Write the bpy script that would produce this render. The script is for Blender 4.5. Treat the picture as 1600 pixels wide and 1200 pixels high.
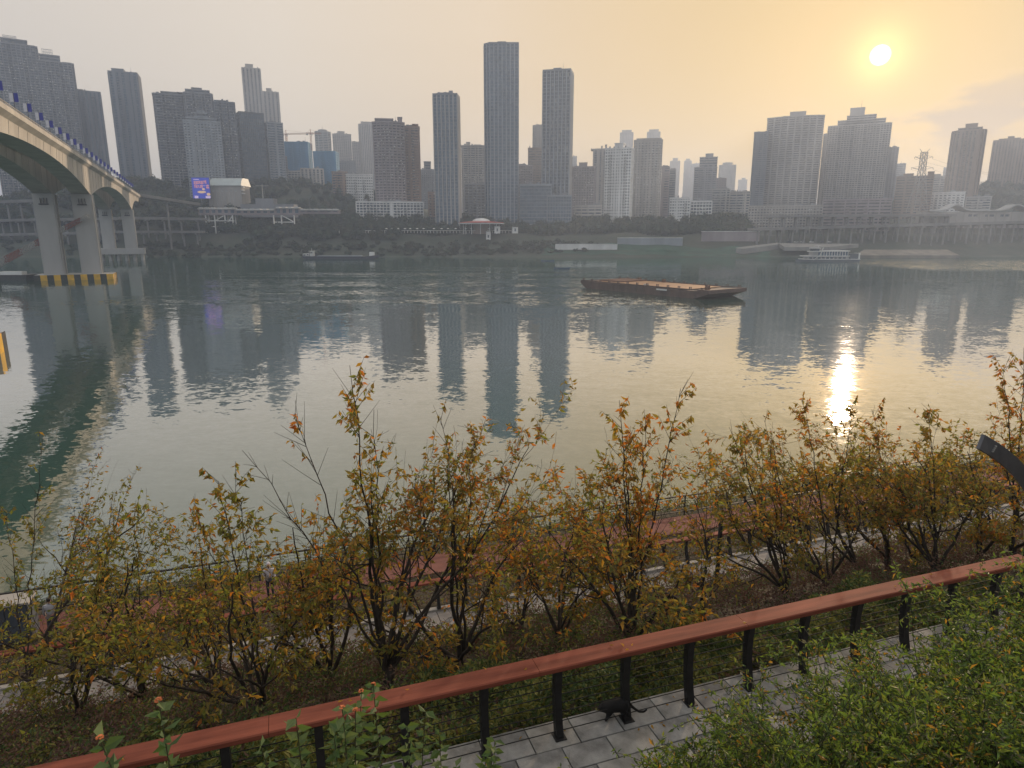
import bpy, math, random
import numpy as np
from mathutils import Vector, Matrix
R = math.radians
for o in list(bpy.data.objects):
    bpy.data.objects.remove(o)
SC = bpy.context.scene
COL = SC.collection

# ------------------------------------------------------------------ camera
F, PITCH, H = 1036.0, R(12.9), 23.0          # focal length in photo pixels, tilt down, eye height above the river
cam_d = bpy.data.cameras.new('camera')
cam = bpy.data.objects.new('camera', cam_d)
COL.objects.link(cam)
cam.location = (0, 0, H)
cam.rotation_euler = (R(90) - PITCH, 0, 0)
cam_d.sensor_width = 36.0
cam_d.lens = 36.0 * F / 1600.0
cam_d.clip_start = 0.1
cam_d.clip_end = 20000
SC.camera = cam

# ------------------------------------------------------------------ sky
SUN_AZ, SUN_EL = R(27.1), R(12.05)
SUN = Vector((math.sin(SUN_AZ) * math.cos(SUN_EL), math.cos(SUN_AZ) * math.cos(SUN_EL), math.sin(SUN_EL)))
world = bpy.data.worlds.new('World')
SC.world = world
world.use_nodes = True
wn, wl = world.node_tree.nodes, world.node_tree.links
wn.clear()
def wnode(t, **k):
    n = wn.new(t)
    for a, b in k.items():
        setattr(n, a, b)
    return n
def wmath(op, a, b=None, clamp=False):
    n = wnode('ShaderNodeMath', operation=op, use_clamp=clamp)
    for i, v in enumerate((a, b)):
        if v is None:
            continue
        if isinstance(v, (int, float)):
            n.inputs[i].default_value = v
        else:
            wl.new(v, n.inputs[i])
    return n.outputs[0]
def wmix(fac, a, b, mode='MIX'):
    n = wnode('ShaderNodeMix', data_type='RGBA', blend_type=mode)
    for i, v in ((0, fac), (6, a), (7, b)):
        if isinstance(v, (int, float)):
            n.inputs[i].default_value = v
        elif isinstance(v, tuple):
            n.inputs[i].default_value = (*v, 1)
        else:
            wl.new(v, n.inputs[i])
    return n.outputs[2]
sky = wnode('ShaderNodeTexSky', sky_type='NISHITA', sun_disc=False)
sky.sun_elevation = SUN_EL
sky.sun_rotation = SUN_AZ
sky.altitude = 200
sky.air_density = 1.3
sky.dust_density = 5.0
sky.ozone_density = 1.0
tc = wnode('ShaderNodeTexCoord')
dirv = tc.outputs['Generated']
dp = wnode('ShaderNodeVectorMath', operation='DOT_PRODUCT')
wl.new(dirv, dp.inputs[0]); dp.inputs[1].default_value = SUN
dot = wmath('MAXIMUM', dp.outputs['Value'], 0.0)
# humid evening air: the whole dome goes milky and warm, with a Mie aureole round the sun
cr = wnode('ShaderNodeValToRGB'); wl.new(wmath('MULTIPLY_ADD', dp.outputs['Value'], 0.5), cr.inputs[0])
cr.inputs[0].links[0].from_node.inputs[2].default_value = 0.5
cre = cr.color_ramp.elements
cre[0].position = 0.0; cre[0].color = (0.62, 0.66, 0.72, 1)
cre[1].position = 1.0; cre[1].color = (0.58, 0.39, 0.13, 1)
for ps_, c_ in ((0.72, (0.67, 0.61, 0.545)), (0.86, (0.775, 0.67, 0.55)), (0.94, (0.775, 0.61, 0.425)), (0.978, (0.70, 0.50, 0.255))):
    e_ = cre.new(ps_); e_.color = (*c_, 1)
dome = wmix(1.0, cr.outputs[0], (10.0, 10.0, 10.0), 'MULTIPLY')
milky = wmix(0.955, sky.outputs[0], dome)
aure = wmath('ADD', wmath('MULTIPLY', wmath('POWER', dot, 14.0), 0.10), wmath('MULTIPLY', wmath('POWER', dot, 130.0), 0.30))
aure = wmath('ADD', aure, wmath('MULTIPLY', wmath('POWER', dot, 2200.0), 3.0))
glow = wmix(1.0, milky, wmix(1.0, (2.6, 1.42, 0.45), aure, 'MULTIPLY'), 'ADD')
# soft evening clouds, low in the sunward sky
sep = wnode('ShaderNodeSeparateXYZ'); wl.new(dirv, sep.inputs[0])
mapn = wnode('ShaderNodeMapping'); wl.new(dirv, mapn.inputs[0])
mapn.inputs['Scale'].default_value = (1.0, 1.0, 2.6)
mapn.inputs['Location'].default_value = (0.37, 0.12, 0.05)
cn = wnode('ShaderNodeTexNoise'); wl.new(mapn.outputs[0], cn.inputs[0])
cn.inputs['Scale'].default_value = 5.5; cn.inputs['Detail'].default_value = 7; cn.inputs['Roughness'].default_value = 0.52
bank = wnode('ShaderNodeVectorMath', operation='DOT_PRODUCT')
wl.new(dirv, bank.inputs[0])
CB = Vector((math.sin(R(41)) * math.cos(R(8.5)), math.cos(R(41)) * math.cos(R(8.5)), math.sin(R(8.5))))
bank.inputs[1].default_value = CB
near = wmath('POWER', wmath('MAXIMUM', bank.outputs['Value'], 0.0), 55.0)
lowb = wmath('SUBTRACT', 1.0, wmath('MULTIPLY', wmath('ABSOLUTE', wmath('SUBTRACT', sep.outputs[2], 0.135)), 9.0), True)
dens = wmath('ADD', wmath('MULTIPLY', wmath('SUBTRACT', cn.outputs[0], 0.5), 2.2), wmath('MULTIPLY', wmath('MULTIPLY', near, lowb), 0.85))
ramp = wnode('ShaderNodeMapRange', interpolation_type='SMOOTHSTEP'); wl.new(dens, ramp.inputs[0])
ramp.inputs[1].default_value = 0.38; ramp.inputs[2].default_value = 0.66
cover = wmath('MULTIPLY', wmath('MULTIPLY', ramp.outputs[0], lowb), 0.85)
rim = wnode('ShaderNodeMapRange', interpolation_type='SMOOTHSTEP'); wl.new(dens, rim.inputs[0])
rim.inputs[1].default_value = 0.36; rim.inputs[2].default_value = 0.44
rimm = wmath('MULTIPLY', wmath('MULTIPLY', rim.outputs[0], wmath('SUBTRACT', 1.0, ramp.outputs[0])), wmath('MULTIPLY', wmath('POWER', dot, 40.0), wmath('MULTIPLY', lowb, 0.35)))
cl = wmix(cover, glow, (6.7, 5.0, 3.4))
cl = wmix(rimm, cl, (11.0, 7.5, 3.6))
disc = wnode('ShaderNodeMapRange', interpolation_type='SMOOTHSTEP'); wl.new(dp.outputs['Value'], disc.inputs[0])
disc.inputs[1].default_value = math.cos(R(0.72)); disc.inputs[2].default_value = math.cos(R(0.25))
fin = wmix(1.0, cl, wmix(1.0, (90.0, 75.0, 45.0), disc.outputs[0], 'MULTIPLY'), 'ADD')
bg = wnode('ShaderNodeBackground'); wl.new(fin, bg.inputs[0])
bg.inputs[1].default_value = 0.11
wo = wnode('ShaderNodeOutputWorld'); wl.new(bg.outputs[0], wo.inputs[0])

# ------------------------------------------------------------------ sun, exposure
sun_d = bpy.data.lights.new('sun', 'SUN')
sun_d.energy = 3.3
sun_d.angle = R(0.8)
sun_d.color = (1.0, 0.74, 0.50)
sun = bpy.data.objects.new('sun', sun_d)
COL.objects.link(sun)
sun.location = SUN * 300
sun.rotation_euler = (-SUN).to_track_quat('-Z', 'Y').to_euler()
SC.view_settings.view_transform = 'Standard'
SC.view_settings.look = 'None'
SC.view_settings.exposure = 0.0
SC.view_settings.gamma = 1.0
SC.view_settings.use_curve_mapping = False
SC.render.engine = 'CYCLES'
SC.cycles.use_denoising = True
SC.cycles.max_bounces = 8
SC.cycles.diffuse_bounces = 3
SC.cycles.glossy_bounces = 3
SC.cycles.transmission_bounces = 4
SC.cycles.transparent_max_bounces = 12
SC.cycles.volume_bounces = 1
SC.cycles.caustics_reflective = False
SC.cycles.caustics_refractive = False
SC.cycles.sample_clamp_indirect = 4.0

# ------------------------------------------------------------------ helpers
CP, SP = math.cos(PITCH), math.sin(PITCH)
def ray(px, py):
    """slope of the line of sight through a photo point: sideways and up per metre forward"""
    x, y = px - 800.0, 600.0 - py
    fw = y * SP + F * CP
    return x / fw, (y * CP - F * SP) / fw
def at(px, py, D):
    a, b = ray(px, py)
    return Vector((a * D, D, H + b * D))
def onwater(px, py):
    a, b = ray(px, py)
    D = -H / b
    return Vector((a * D, D, 0))

class MB:
    """collects faces into one mesh; every face carries a material slot"""
    def __init__(s):
        s.v, s.f, s.m = [], [], []
    def add(s, vs, fs, m=0):
        b = len(s.v)
        s.v.extend([tuple(v) for v in vs])
        s.f.extend([tuple(i + b for i in f) for f in fs])
        s.m.extend([m] * len(fs))
    def box(s, x0, x1, y0, y1, z0, z1, m=0, M=None):
        vs = [Vector(p) for p in ((x0, y0, z0), (x1, y0, z0), (x1, y1, z0), (x0, y1, z0), (x0, y0, z1), (x1, y0, z1), (x1, y1, z1), (x0, y1, z1))]
        if M is not None:
            vs = [M @ v for v in vs]
        s.add(vs, [(0, 3, 2, 1), (4, 5, 6, 7), (0, 1, 5, 4), (1, 2, 6, 5), (2, 3, 7, 6), (3, 0, 4, 7)], m)
    def prism(s, poly, z0, z1, m=0, top=None):
        n = len(poly)
        top = top or poly
        vs = [(x, y, z0) for x, y in poly] + [(x, y, z1) for x, y in top]
        fs = [(i, (i + 1) % n, n + (i + 1) % n, n + i) for i in range(n)]
        fs += [tuple(range(n - 1, -1, -1)), tuple(range(n, 2 * n))]
        s.add(vs, fs, m)
    def bar(s, a, b, w, h=None, m=0, up=(0, 0, 1)):
        """square bar from a to b"""
        a, b = Vector(a), Vector(b)
        h = h or w
        d = (b - a).normalized()
        u = Vector(up)
        if abs(d.dot(u)) > 0.98:
            u = Vector((1, 0, 0))
        sx = d.cross(u).normalized() * (w / 2)
        sy = sx.cross(d).normalized() * (h / 2)
        vs = [a - sx - sy, a + sx - sy, a + sx + sy, a - sx + sy, b - sx - sy, b + sx - sy, b + sx + sy, b - sx + sy]
        s.add(vs, [(0, 3, 2, 1), (4, 5, 6, 7), (0, 1, 5, 4), (1, 2, 6, 5), (2, 3, 7, 6), (3, 0, 4, 7)], m)
    def tube(s, pts, rad, n=6, m=0, cap=True):
        pts = [Vector(p) for p in pts]
        if isinstance(rad, (int, float)):
            rad = [rad] * len(pts)
        vs, fs = [], []
        ref = None
        for i, p in enumerate(pts):
            d = (pts[min(i + 1, len(pts) - 1)] - pts[max(i - 1, 0)]).normalized()
            if ref is None:
                ref = Vector((0, 0, 1)) if abs(d.z) < 0.9 else Vector((1, 0, 0))
            u = d.cross(ref)
            if u.length < 1e-4:
                u = d.cross(Vector((0.3, 0.8, 0.5)))
            u.normalize()
            w = u.cross(d).normalized()
            ref = w.cross(d) * -1 if False else ref
            for k in range(n):
                t = 2 * math.pi * k / n
                vs.append(p + (u * math.cos(t) + w * math.sin(t)) * rad[i])
        for i in range(len(pts) - 1):
            for k in range(n):
                fs.append((i * n + k, i * n + (k + 1) % n, (i + 1) * n + (k + 1) % n, (i + 1) * n + k))
        if cap:
            fs.append(tuple(range(n - 1, -1, -1)))
            fs.append(tuple(range((len(pts) - 1) * n, len(pts) * n)))
        s.add(vs, fs, m)
    def lathe(s, prof, n=16, m=0, c=(0, 0, 0)):
        vs, fs = [], []
        for r, z in prof:
            for k in range(n):
                t = 2 * math.pi * k / n
                vs.append((c[0] + r * math.cos(t), c[1] + r * math.sin(t), c[2] + z))
        for i in range(len(prof) - 1):
            for k in range(n):
                fs.append((i * n + k, i * n + (k + 1) % n, (i + 1) * n + (k + 1) % n, (i + 1) * n + k))
        fs.append(tuple(range(n - 1, -1, -1)))
        fs.append(tuple(range((len(prof) - 1) * n, len(prof) * n)))
        s.add(vs, fs, m)
    def build(s, name, mats, parent=None, smooth=False, kind=None):
        me = bpy.data.meshes.new(name)
        me.from_pydata(s.v, [], s.f)
        mats = mats if isinstance(mats, (list, tuple)) else [mats]
        for q in mats:
            me.materials.append(q)
        if len(mats) > 1:
            me.polygons.foreach_set('material_index', s.m)
        if smooth:
            me.polygons.foreach_set('use_smooth', [True] * len(me.polygons))
        me.update()
        o = bpy.data.objects.new(name, me)
        COL.objects.link(o)
        if parent is not None:
            o.parent = parent
        if kind:
            o['kind'] = kind
        return o

def empty(name, loc, rz=0.0):
    o = bpy.data.objects.new(name, None)
    COL.objects.link(o)
    o.location = loc
    o.rotation_euler = (0, 0, rz)
    o.empty_display_size = 0.5
    return o
def tag(o, label=None, cat=None, group=None, kind=None):
    if label: o['label'] = label
    if cat: o['category'] = cat
    if group: o['group'] = group
    if kind: o['kind'] = kind
    return o
def thing(name, label, cat, loc, rz=0.0, group=None):
    return tag(empty(name, loc, rz), label, cat, group)
def copy_tree(o, parent=None):
    c = o.copy()
    COL.objects.link(c)
    if parent is not None:
        c.parent = parent
    for ch in o.children:
        copy_tree(ch, c)
    return c

# ------------------------------------------------------------------ materials
MATS = {}
def mat(name, col, rough=0.8, var=0.12, scale=1.0, bump=0.0, metal=0.0, spec=0.5, col2=None, detail=4, transl=None, stretch=None, bscale=None, emit=None):
    """principled surface whose colour drifts with noise in object space"""
    if name in MATS:
        return MATS[name]
    m = bpy.data.materials.new(name)
    m.use_nodes = True
    nt = m.node_tree
    N, L = nt.nodes, nt.links
    b = N['Principled BSDF']
    b.inputs['Roughness'].default_value = rough
    b.inputs['Metallic'].default_value = metal
    b.inputs['Specular IOR Level'].default_value = spec
    t = N.new('ShaderNodeTexCoord')
    src = t.outputs['Object']
    if stretch:
        mp = N.new('ShaderNodeMapping'); L.new(src, mp.inputs[0]); mp.inputs['Scale'].default_value = stretch
        src = mp.outputs[0]
    nz = N.new('ShaderNodeTexNoise'); L.new(src, nz.inputs[0])
    nz.inputs['Scale'].default_value = scale; nz.inputs['Detail'].default_value = detail; nz.inputs['Roughness'].default_value = 0.6
    rp = N.new('ShaderNodeValToRGB'); L.new(nz.outputs[0], rp.inputs[0])
    c2 = col2 or tuple(min(1, c * (1 + var * 1.6)) for c in col)
    c1 = tuple(max(0, c * (1 - var * 1.6)) for c in col) if col2 is None else col
    rp.color_ramp.elements[0].position = 0.3; rp.color_ramp.elements[1].position = 0.7
    rp.color_ramp.elements[0].color = (*c1, 1); rp.color_ramp.elements[1].color = (*c2, 1)
    L.new(rp.outputs[0], b.inputs['Base Color'])
    if bump:
        bn = N.new('ShaderNodeBump'); bn.inputs['Distance'].default_value = bump
        n2 = N.new('ShaderNodeTexNoise'); L.new(src, n2.inputs[0]); n2.inputs['Scale'].default_value = bscale or scale * 4; n2.inputs['Detail'].default_value = 5
        L.new(n2.outputs[0], bn.inputs['Height']); L.new(bn.outputs[0], b.inputs['Normal'])
    if emit:
        b.inputs['Emission Color'].default_value = (*emit[0], 1); b.inputs['Emission Strength'].default_value = emit[1]
    if transl:
        tr = N.new('ShaderNodeBsdfTranslucent'); tr.inputs[0].default_value = (*transl[0], 1)
        mx = N.new('ShaderNodeMixShader'); mx.inputs[0].default_value = transl[1]
        L.new(b.outputs[0], mx.inputs[1]); L.new(tr.outputs[0], mx.inputs[2])
        L.new(mx.outputs[0], N['Material Output'].inputs[0])
    MATS[name] = m
    return m
def glass_mat(name, dark, light, cell=(0.45, 0.45, 0.31), frac=0.25, rough=0.18):
    """far window glass: every pane-sized cell gets its own shade, a few show pale blinds"""
    if name in MATS:
        return MATS[name]
    m = bpy.data.materials.new(name)
    m.use_nodes = True
    N, L = m.node_tree.nodes, m.node_tree.links
    b = N['Principled BSDF']
    b.inputs['Roughness'].default_value = rough
    t = N.new('ShaderNodeTexCoord')
    mp = N.new('ShaderNodeMapping'); L.new(t.outputs['Object'], mp.inputs[0]); mp.inputs['Scale'].default_value = cell
    fl = N.new('ShaderNodeVectorMath'); fl.operation = 'FLOOR'; L.new(mp.outputs[0], fl.inputs[0])
    wn_ = N.new('ShaderNodeTexWhiteNoise'); L.new(fl.outputs[0], wn_.inputs[0])
    rp = N.new('ShaderNodeValToRGB'); L.new(wn_.outputs[0], rp.inputs[0])
    rp.color_ramp.elements[0].position = 0.0; rp.color_ramp.elements[1].position = 1.0
    rp.color_ramp.elements[0].color = (*dark, 1); rp.color_ramp.elements[1].color = (*light, 1)
    e = rp.color_ramp.elements.new(1 - frac); e.color = (*[d * 1.5 + 0.01 for d in dark], 1)
    L.new(rp.outputs[0], b.inputs['Base Color'])
    MATS[name] = m
    return m
# ------------------------------------------------------------------ river
def water_material():
    m = bpy.data.materials.new('river_water')
    m.use_nodes = True
    N, L = m.node_tree.nodes, m.node_tree.links
    b = N['Principled BSDF']
    geo = N.new('ShaderNodeNewGeometry')
    def noise(sc, sx, sy, det=2, rough=0.5, rot=0.0):
        mp = N.new('ShaderNodeMapping'); L.new(geo.outputs['Position'], mp.inputs[0])
        mp.inputs['Scale'].default_value = (sx, sy, 1); mp.inputs['Rotation'].default_value = (0, 0, rot)
        n = N.new('ShaderNodeTexNoise'); L.new(mp.outputs[0], n.inputs[0])
        n.inputs['Scale'].default_value = sc; n.inputs['Detail'].default_value = det; n.inputs['Roughness'].default_value = rough
        return n.outputs[0]
    def mth(op, a, c=None, d=None):
        n = N.new('ShaderNodeMath'); n.operation = op
        for i, v in enumerate((a, c, d)):
            if v is None: continue
            if isinstance(v, (int, float)): n.inputs[i].default_value = v
            else: L.new(v, n.inputs[i])
        return n.outputs[0]
    def rng(v, a, c, lo, hi):
        n = N.new('ShaderNodeMapRange'); n.interpolation_type = 'SMOOTHSTEP'; L.new(v, n.inputs[0])
        for i, q in enumerate((a, c, lo, hi)): n.inputs[i + 1].default_value = q
        return n.outputs[0]
    # surface slope of the wavelets: two independent noise channels per size of wave
    def slope(sc, sx, sy, amp, det=2, rough=0.5, rot=0.0):
        mp = N.new('ShaderNodeMapping'); L.new(geo.outputs['Position'], mp.inputs[0])
        mp.inputs['Scale'].default_value = (sx, sy, 1); mp.inputs['Rotation'].default_value = (0, 0, rot)
        n = N.new('ShaderNodeTexNoise'); L.new(mp.outputs[0], n.inputs[0])
        n.inputs['Scale'].default_value = sc; n.inputs['Detail'].default_value = det; n.inputs['Roughness'].default_value = rough
        v = N.new('ShaderNodeVectorMath'); v.operation = 'MULTIPLY_ADD'; L.new(n.outputs['Color'], v.inputs[0])
        v.inputs[1].default_value = (amp, amp, 0); v.inputs[2].default_value = (-amp / 2, -amp / 2, 0)
        return v.outputs[0]
    def vadd(a, c):
        v = N.new('ShaderNodeVectorMath'); v.operation = 'ADD'; L.new(a, v.inputs[0]); L.new(c, v.inputs[1]); return v.outputs[0]
    h = vadd(vadd(slope(0.75, 0.6, 1.0, 0.085, 2, 0.55, 0.15), slope(0.20, 0.6, 1.0, 0.04, 2, 0.5, 0.05)), slope(2.2, 0.7, 1.0, 0.085, 2, 0.5, -0.2))
    # wind and current: streaks of ruffled water between calm slicks, long across the stream
    streak = rng(noise(0.011, 0.28, 1.6, 4, 0.6), 0.50, 0.66, 0.6, 1.3)
    sepx = N.new('ShaderNodeSeparateXYZ'); L.new(geo.outputs['Position'], sepx.inputs[0])
    X, Y = sepx.outputs[0], sepx.outputs[1]
    # the ferry's wake spreads over the far water on the right
    wk = mth('MULTIPLY', rng(mth('SUBTRACT', X, mth('MULTIPLY', mth('SUBTRACT', 545.0, Y), 0.10)), 236, 262, 0, 1),
             mth('MULTIPLY', rng(Y, 395, 440, 0, 1), rng(Y, 560, 600, 1, 0)))
    wk = mth('MULTIPLY', wk, rng(noise(0.02, 0.3, 2.2, 3, 0.6), 0.32, 0.50, 0.2, 1.0))
    # the barge and a passing boat have left broken water across mid river on the left
    w2 = mth('MULTIPLY', mth('MULTIPLY', rng(X, -170, -100, 0, 1), rng(X, 20, 75, 1, 0)), mth('MULTIPLY', rng(Y, 170, 240, 0, 1), rng(Y, 400, 470, 1, 0)))
    w2 = mth('MULTIPLY', w2, rng(noise(0.016, 0.28, 2.6, 3, 0.55), 0.40, 0.56, 0.0, 1.0))
    amp = mth('ADD', streak, mth('ADD', mth('MULTIPLY', wk, 8.0), mth('MULTIPLY', w2, 4.5)))
    sc_ = N.new('ShaderNodeVectorMath'); sc_.operation = 'SCALE'; L.new(h, sc_.inputs[0]); L.new(amp, sc_.inputs['Scale'])
    up = N.new('ShaderNodeVectorMath'); up.operation = 'ADD'; L.new(sc_.outputs[0], up.inputs[0]); up.inputs[1].default_value = (0, 0, 1)
    bn = N.new('ShaderNodeVectorMath'); bn.operation = 'NORMALIZE'; L.new(up.outputs[0], bn.inputs[0])
    N.remove(b)
    df = N.new('ShaderNodeBsdfDiffuse'); df.inputs[0].default_value = (0.030, 0.084, 0.064, 1)
    gl = N.new('ShaderNodeBsdfGlossy'); gl.inputs['Roughness'].default_value = 0.03; gl.inputs[0].default_value = (1, 1, 1, 1)
    fr = N.new('ShaderNodeFresnel'); fr.inputs[0].default_value = 1.34
    L.new(bn.outputs[0], gl.inputs['Normal']); L.new(bn.outputs[0], fr.inputs['Normal'])
    mr = N.new('ShaderNodeMapRange'); L.new(fr.outputs[0], mr.inputs[0])
    for i, q in enumerate((0.0, 0.34, 0.12, 0.72)): mr.inputs[i + 1].default_value = q
    mx = N.new('ShaderNodeMixShader'); L.new(mr.outputs[0], mx.inputs[0]); L.new(df.outputs[0], mx.inputs[1]); L.new(gl.outputs[0], mx.inputs[2])
    L.new(mx.outputs[0], N['Material Output'].inputs[0])
    return m
mb = MB()
mb.add([(-5000, -400, 0), (5000, -400, 0), (5000, 1200, 0), (-5000, 1200, 0)], [(0, 1, 2, 3)])
river = tag(mb.build('river', water_material()), kind='structure')

# ------------------------------------------------------------------ far bank terrain
def lerp_prof(prof, t):
    for (a, za), (b, zb) in zip(prof, prof[1:]):
        if t <= b:
            return za + (zb - za) * max(0.0, (t - a)) / (b - a)
    return prof[-1][1]
FAR = [(600, -4), (636, -0.6), (646, 1.2), (668, 7), (692, 13), (704, 20), (735, 22), (775, 32), (900, 40), (1300, 48), (2600, 60), (9000, 70)]
def gauss(x, y, cx, cy, sx, sy, a):
    return a * math.exp(-((x - cx) / sx) ** 2 - ((y - cy) / sy) ** 2)
def far_h(x, y):
    sh = 8 * math.sin(x * 0.008 + 1.0) + 5 * math.sin(x * 0.021)
    z = lerp_prof(FAR, y + sh * max(0.0, 1 - abs(y - 650) / 120))
    z += gauss(x, y, -330, 985, 190, 130, 46) + gauss(x, y, -500, 850, 150, 120, 32) + gauss(x, y, 740, 1090, 170, 110, 48)
    if y > 650:
        z += 1.2 * math.sin(x * 0.05 + y * 0.03) + 0.8 * math.sin(x * 0.11 - y * 0.07)
    return z
ys = list(np.arange(600, 780, 5.0)) + list(np.arange(780, 1200, 14.0)) + [1250, 1350, 1500, 1800, 2300, 3000, 4500, 7000]
xs = [-7000, -4500, -3000, -2000, -1400] + list(np.arange(-1100, 1100, 12.0)) + [1400, 2000, 3000, 4500, 7000]
mb = MB()
nx = len(xs)
mb.v = [(x, y, far_h(x, y)) for y in ys for x in xs]
mb.f = [(j * nx + i, j * nx + i + 1, (j + 1) * nx + i + 1, (j + 1) * nx + i) for j in range(len(ys) - 1) for i in range(nx - 1)]
mb.m = [0] * len(mb.f)
M_BANK = mat('bank_scrub', (0.028, 0.048, 0.030), 0.95, col2=(0.075, 0.078, 0.058), scale=0.045, bump=0.5, bscale=0.3, detail=7)
far_bank = tag(mb.build('far_bank_ground', M_BANK, smooth=True), kind='structure')
# ------------------------------------------------------------------ city across the river
rnd = random.Random(7)
G_DARK = glass_mat('window_glass_dark', (0.03, 0.04, 0.055), (0.22, 0.22, 0.2), frac=0.22)
G_BLUE = glass_mat('window_glass_blue', (0.045, 0.075, 0.11), (0.13, 0.17, 0.2), frac=0.3, rough=0.12)
G_WARM = glass_mat('window_glass_warm', (0.06, 0.052, 0.045), (0.25, 0.22, 0.18), frac=0.25)
def wallm(name, col):
    return mat('wall_' + name, col, 0.85, 0.17, 0.06, detail=8, stretch=(1, 1, 0.22))
W = {k: wallm(k, c) for k, c in dict(
    grey=(0.22, 0.228, 0.245), pale=(0.36, 0.36, 0.35), beige=(0.34, 0.32, 0.295), brown=(0.25, 0.185, 0.145), rust=(0.30, 0.20, 0.15),
    dark=(0.10, 0.115, 0.13), white=(0.68, 0.68, 0.66), slate=(0.16, 0.18, 0.21), steel=(0.27, 0.30, 0.33), netting=(0.10, 0.26, 0.42),
    cream=(0.42, 0.395, 0.36), mauve=(0.28, 0.24, 0.25)).items()}

def offset(poly, d):
    n = len(poly)
    out = []
    for i in range(n):
        p0, p1, p2 = Vector(poly[i - 1]), Vector(poly[i]), Vector(poly[(i + 1) % n])
        a, b = (p1 - p0).normalized(), (p2 - p1).normalized()
        na, nb = Vector((a.y, -a.x)), Vector((b.y, -b.x))
        k = na + nb
        q = k / max(0.35, 1 + na.dot(nb))
        out.append((p1.x + q.x * d, p1.y + q.y * d))
    return out
def plan(kind, w, d):
    a, b = w / 2, d / 2
    if kind == 'bays3' or kind == 'bays4' or kind == 'bays5':
        n = int(kind[-1]); p = []
        pitch = w / n; s = 2.2
        for side in (-1, 1):
            for i in range(n):
                i2 = i if side < 0 else n - 1 - i
                x0 = -a + pitch * i2; x1 = x0 + pitch
                g = pitch * 0.16
                seg = [(x0, -b + s), (x0 + g, -b + s), (x0 + g, -b), (x1 - g, -b), (x1 - g, -b + s), (x1, -b + s)]
                if side > 0:
                    seg = [(x, -y) for x, y in reversed(seg)]
                for q in seg:
                    if not p or (abs(p[-1][0] - q[0]) + abs(p[-1][1] - q[1])) > 0.01:
                        p.append(q)
        # drop points in line
        r = []
        for i in range(len(p)):
            u, v, t = Vector(p[i - 1]), Vector(p[i]), Vector(p[(i + 1) % len(p)])
            if abs((v - u).cross(t - v)) > 1e-3:
                r.append(p[i])
        return r
    if kind == 'curve':
        p = []
        for i in range(9):
            t = -1 + 2 * i / 8
            p.append((a * t, -b * (0.55 + 0.45 * (1 - t * t))))
        return p + [(a, b), (-a, b)]
    if kind == 'cham':
        c = w * 0.17
        return [(-a, -b + c), (-a + c, -b), (a, -b), (a, b), (-a, b)]
    if kind == 'octo':
        c = min(w, d) * 0.22
        return [(-a, -b + c), (-a + c, -b), (a - c, -b), (a, -b + c), (a, b - c), (a - c, b), (-a + c, b), (-a, b - c)]
    if kind == 'round':
        return [(a * math.cos(2 * math.pi * i / 20), b * math.sin(2 * math.pi * i / 20)) for i in range(20)]
    return [(-a, -b), (a, -b), (a, b), (-a, b)]

STY = {  # band fraction of a storey, band outset, pier spacing, pier share of spacing, pier outset, storey height
    'punched': (0.52, 0.0, 3.6, 0.50, 0.02, 3.1),
    'ribs':    (0.20, -0.2, 4.6, 0.26, 0.5, 3.6),
    'balcony': (0.42, 0.9, 7.0, 0.22, 0.35, 3.0),
    'strips':  (0.45, 0.15, 9.0, 0.12, 0.1, 3.2),
    'curtain': (0.16, 0.05, 2.4, 0.08, 0.15, 3.8),
    'grid':    (0.30, 0.12, 4.2, 0.20, 0.35, 3.2),
    'vert':    (0.18, -0.1, 5.0, 0.52, 0.5, 3.2),
}
def facade(root, poly, z0, z1, style, wall, glass, ribs=False, fh=None, piercol=None):
    bf, bo, sp, ps, po, f0 = STY[style]
    fh = (fh or f0) * rnd.uniform(0.94, 1.08)
    if not ribs:
        bf *= rnd.uniform(0.8, 1.2); sp *= rnd.uniform(0.75, 1.35); ps *= rnd.uniform(0.75, 1.25); po += rnd.uniform(0, 0.25)
    g = MB(); g.prism(offset(poly, -0.45), z0, z1 - 0.3); g.build('glazing', glass, root)
    n = max(1, int((z1 - z0) / fh)); fh = (z1 - z0) / n
    b = MB(); op = offset(poly, bo)
    for k in range(n):
        b.prism(op, z0 + k * fh, z0 + k * fh + fh * bf)
    b.build('floor_band', wall, root, kind='stuff')
    b = MB(); b.prism(offset(poly, max(bo, 0) + 0.25), z1 - 0.9, z1 + 0.9); b.build('parapet', wall, root)
    p = MB(); k = 0
    for i in range(len(poly)):
        a, c = Vector(poly[i]), Vector(poly[(i + 1) % len(poly)])
        Ld = (c - a).length
        if Ld < 1.5: continue
        t = (c - a) / Ld; nn = Vector((t.y, -t.x))
        cnt = max(1, round(Ld / sp)); step = Ld / cnt; hw = step * ps / 2
        for j in range(cnt + 1):
            s0, s1 = max(0, j * step - hw), min(Ld, j * step + hw)
            q = [a + t * s0 + nn * po, a + t * s1 + nn * po, a + t * s1 - nn * 0.6, a + t * s0 - nn * 0.6]
            q = [(v.x, v.y) for v in q]
            q = [q[3], q[2], q[1], q[0]]
            q.reverse()
            # keep winding anticlockwise seen from above
            ar = sum(q[m][0] * q[(m + 1) % 4][1] - q[(m + 1) % 4][0] * q[m][1] for m in range(4))
            if ar < 0: q.reverse()
            if ribs:
                r = MB(); r.prism(q, z0, z1 - 1.0); r.build('facade_rib', piercol or wall, root)
            else:
                p.prism(q, z0, z1 - 1.0)
    if p.v:
        p.build('pier', piercol or wall, root, kind='stuff')

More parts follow.
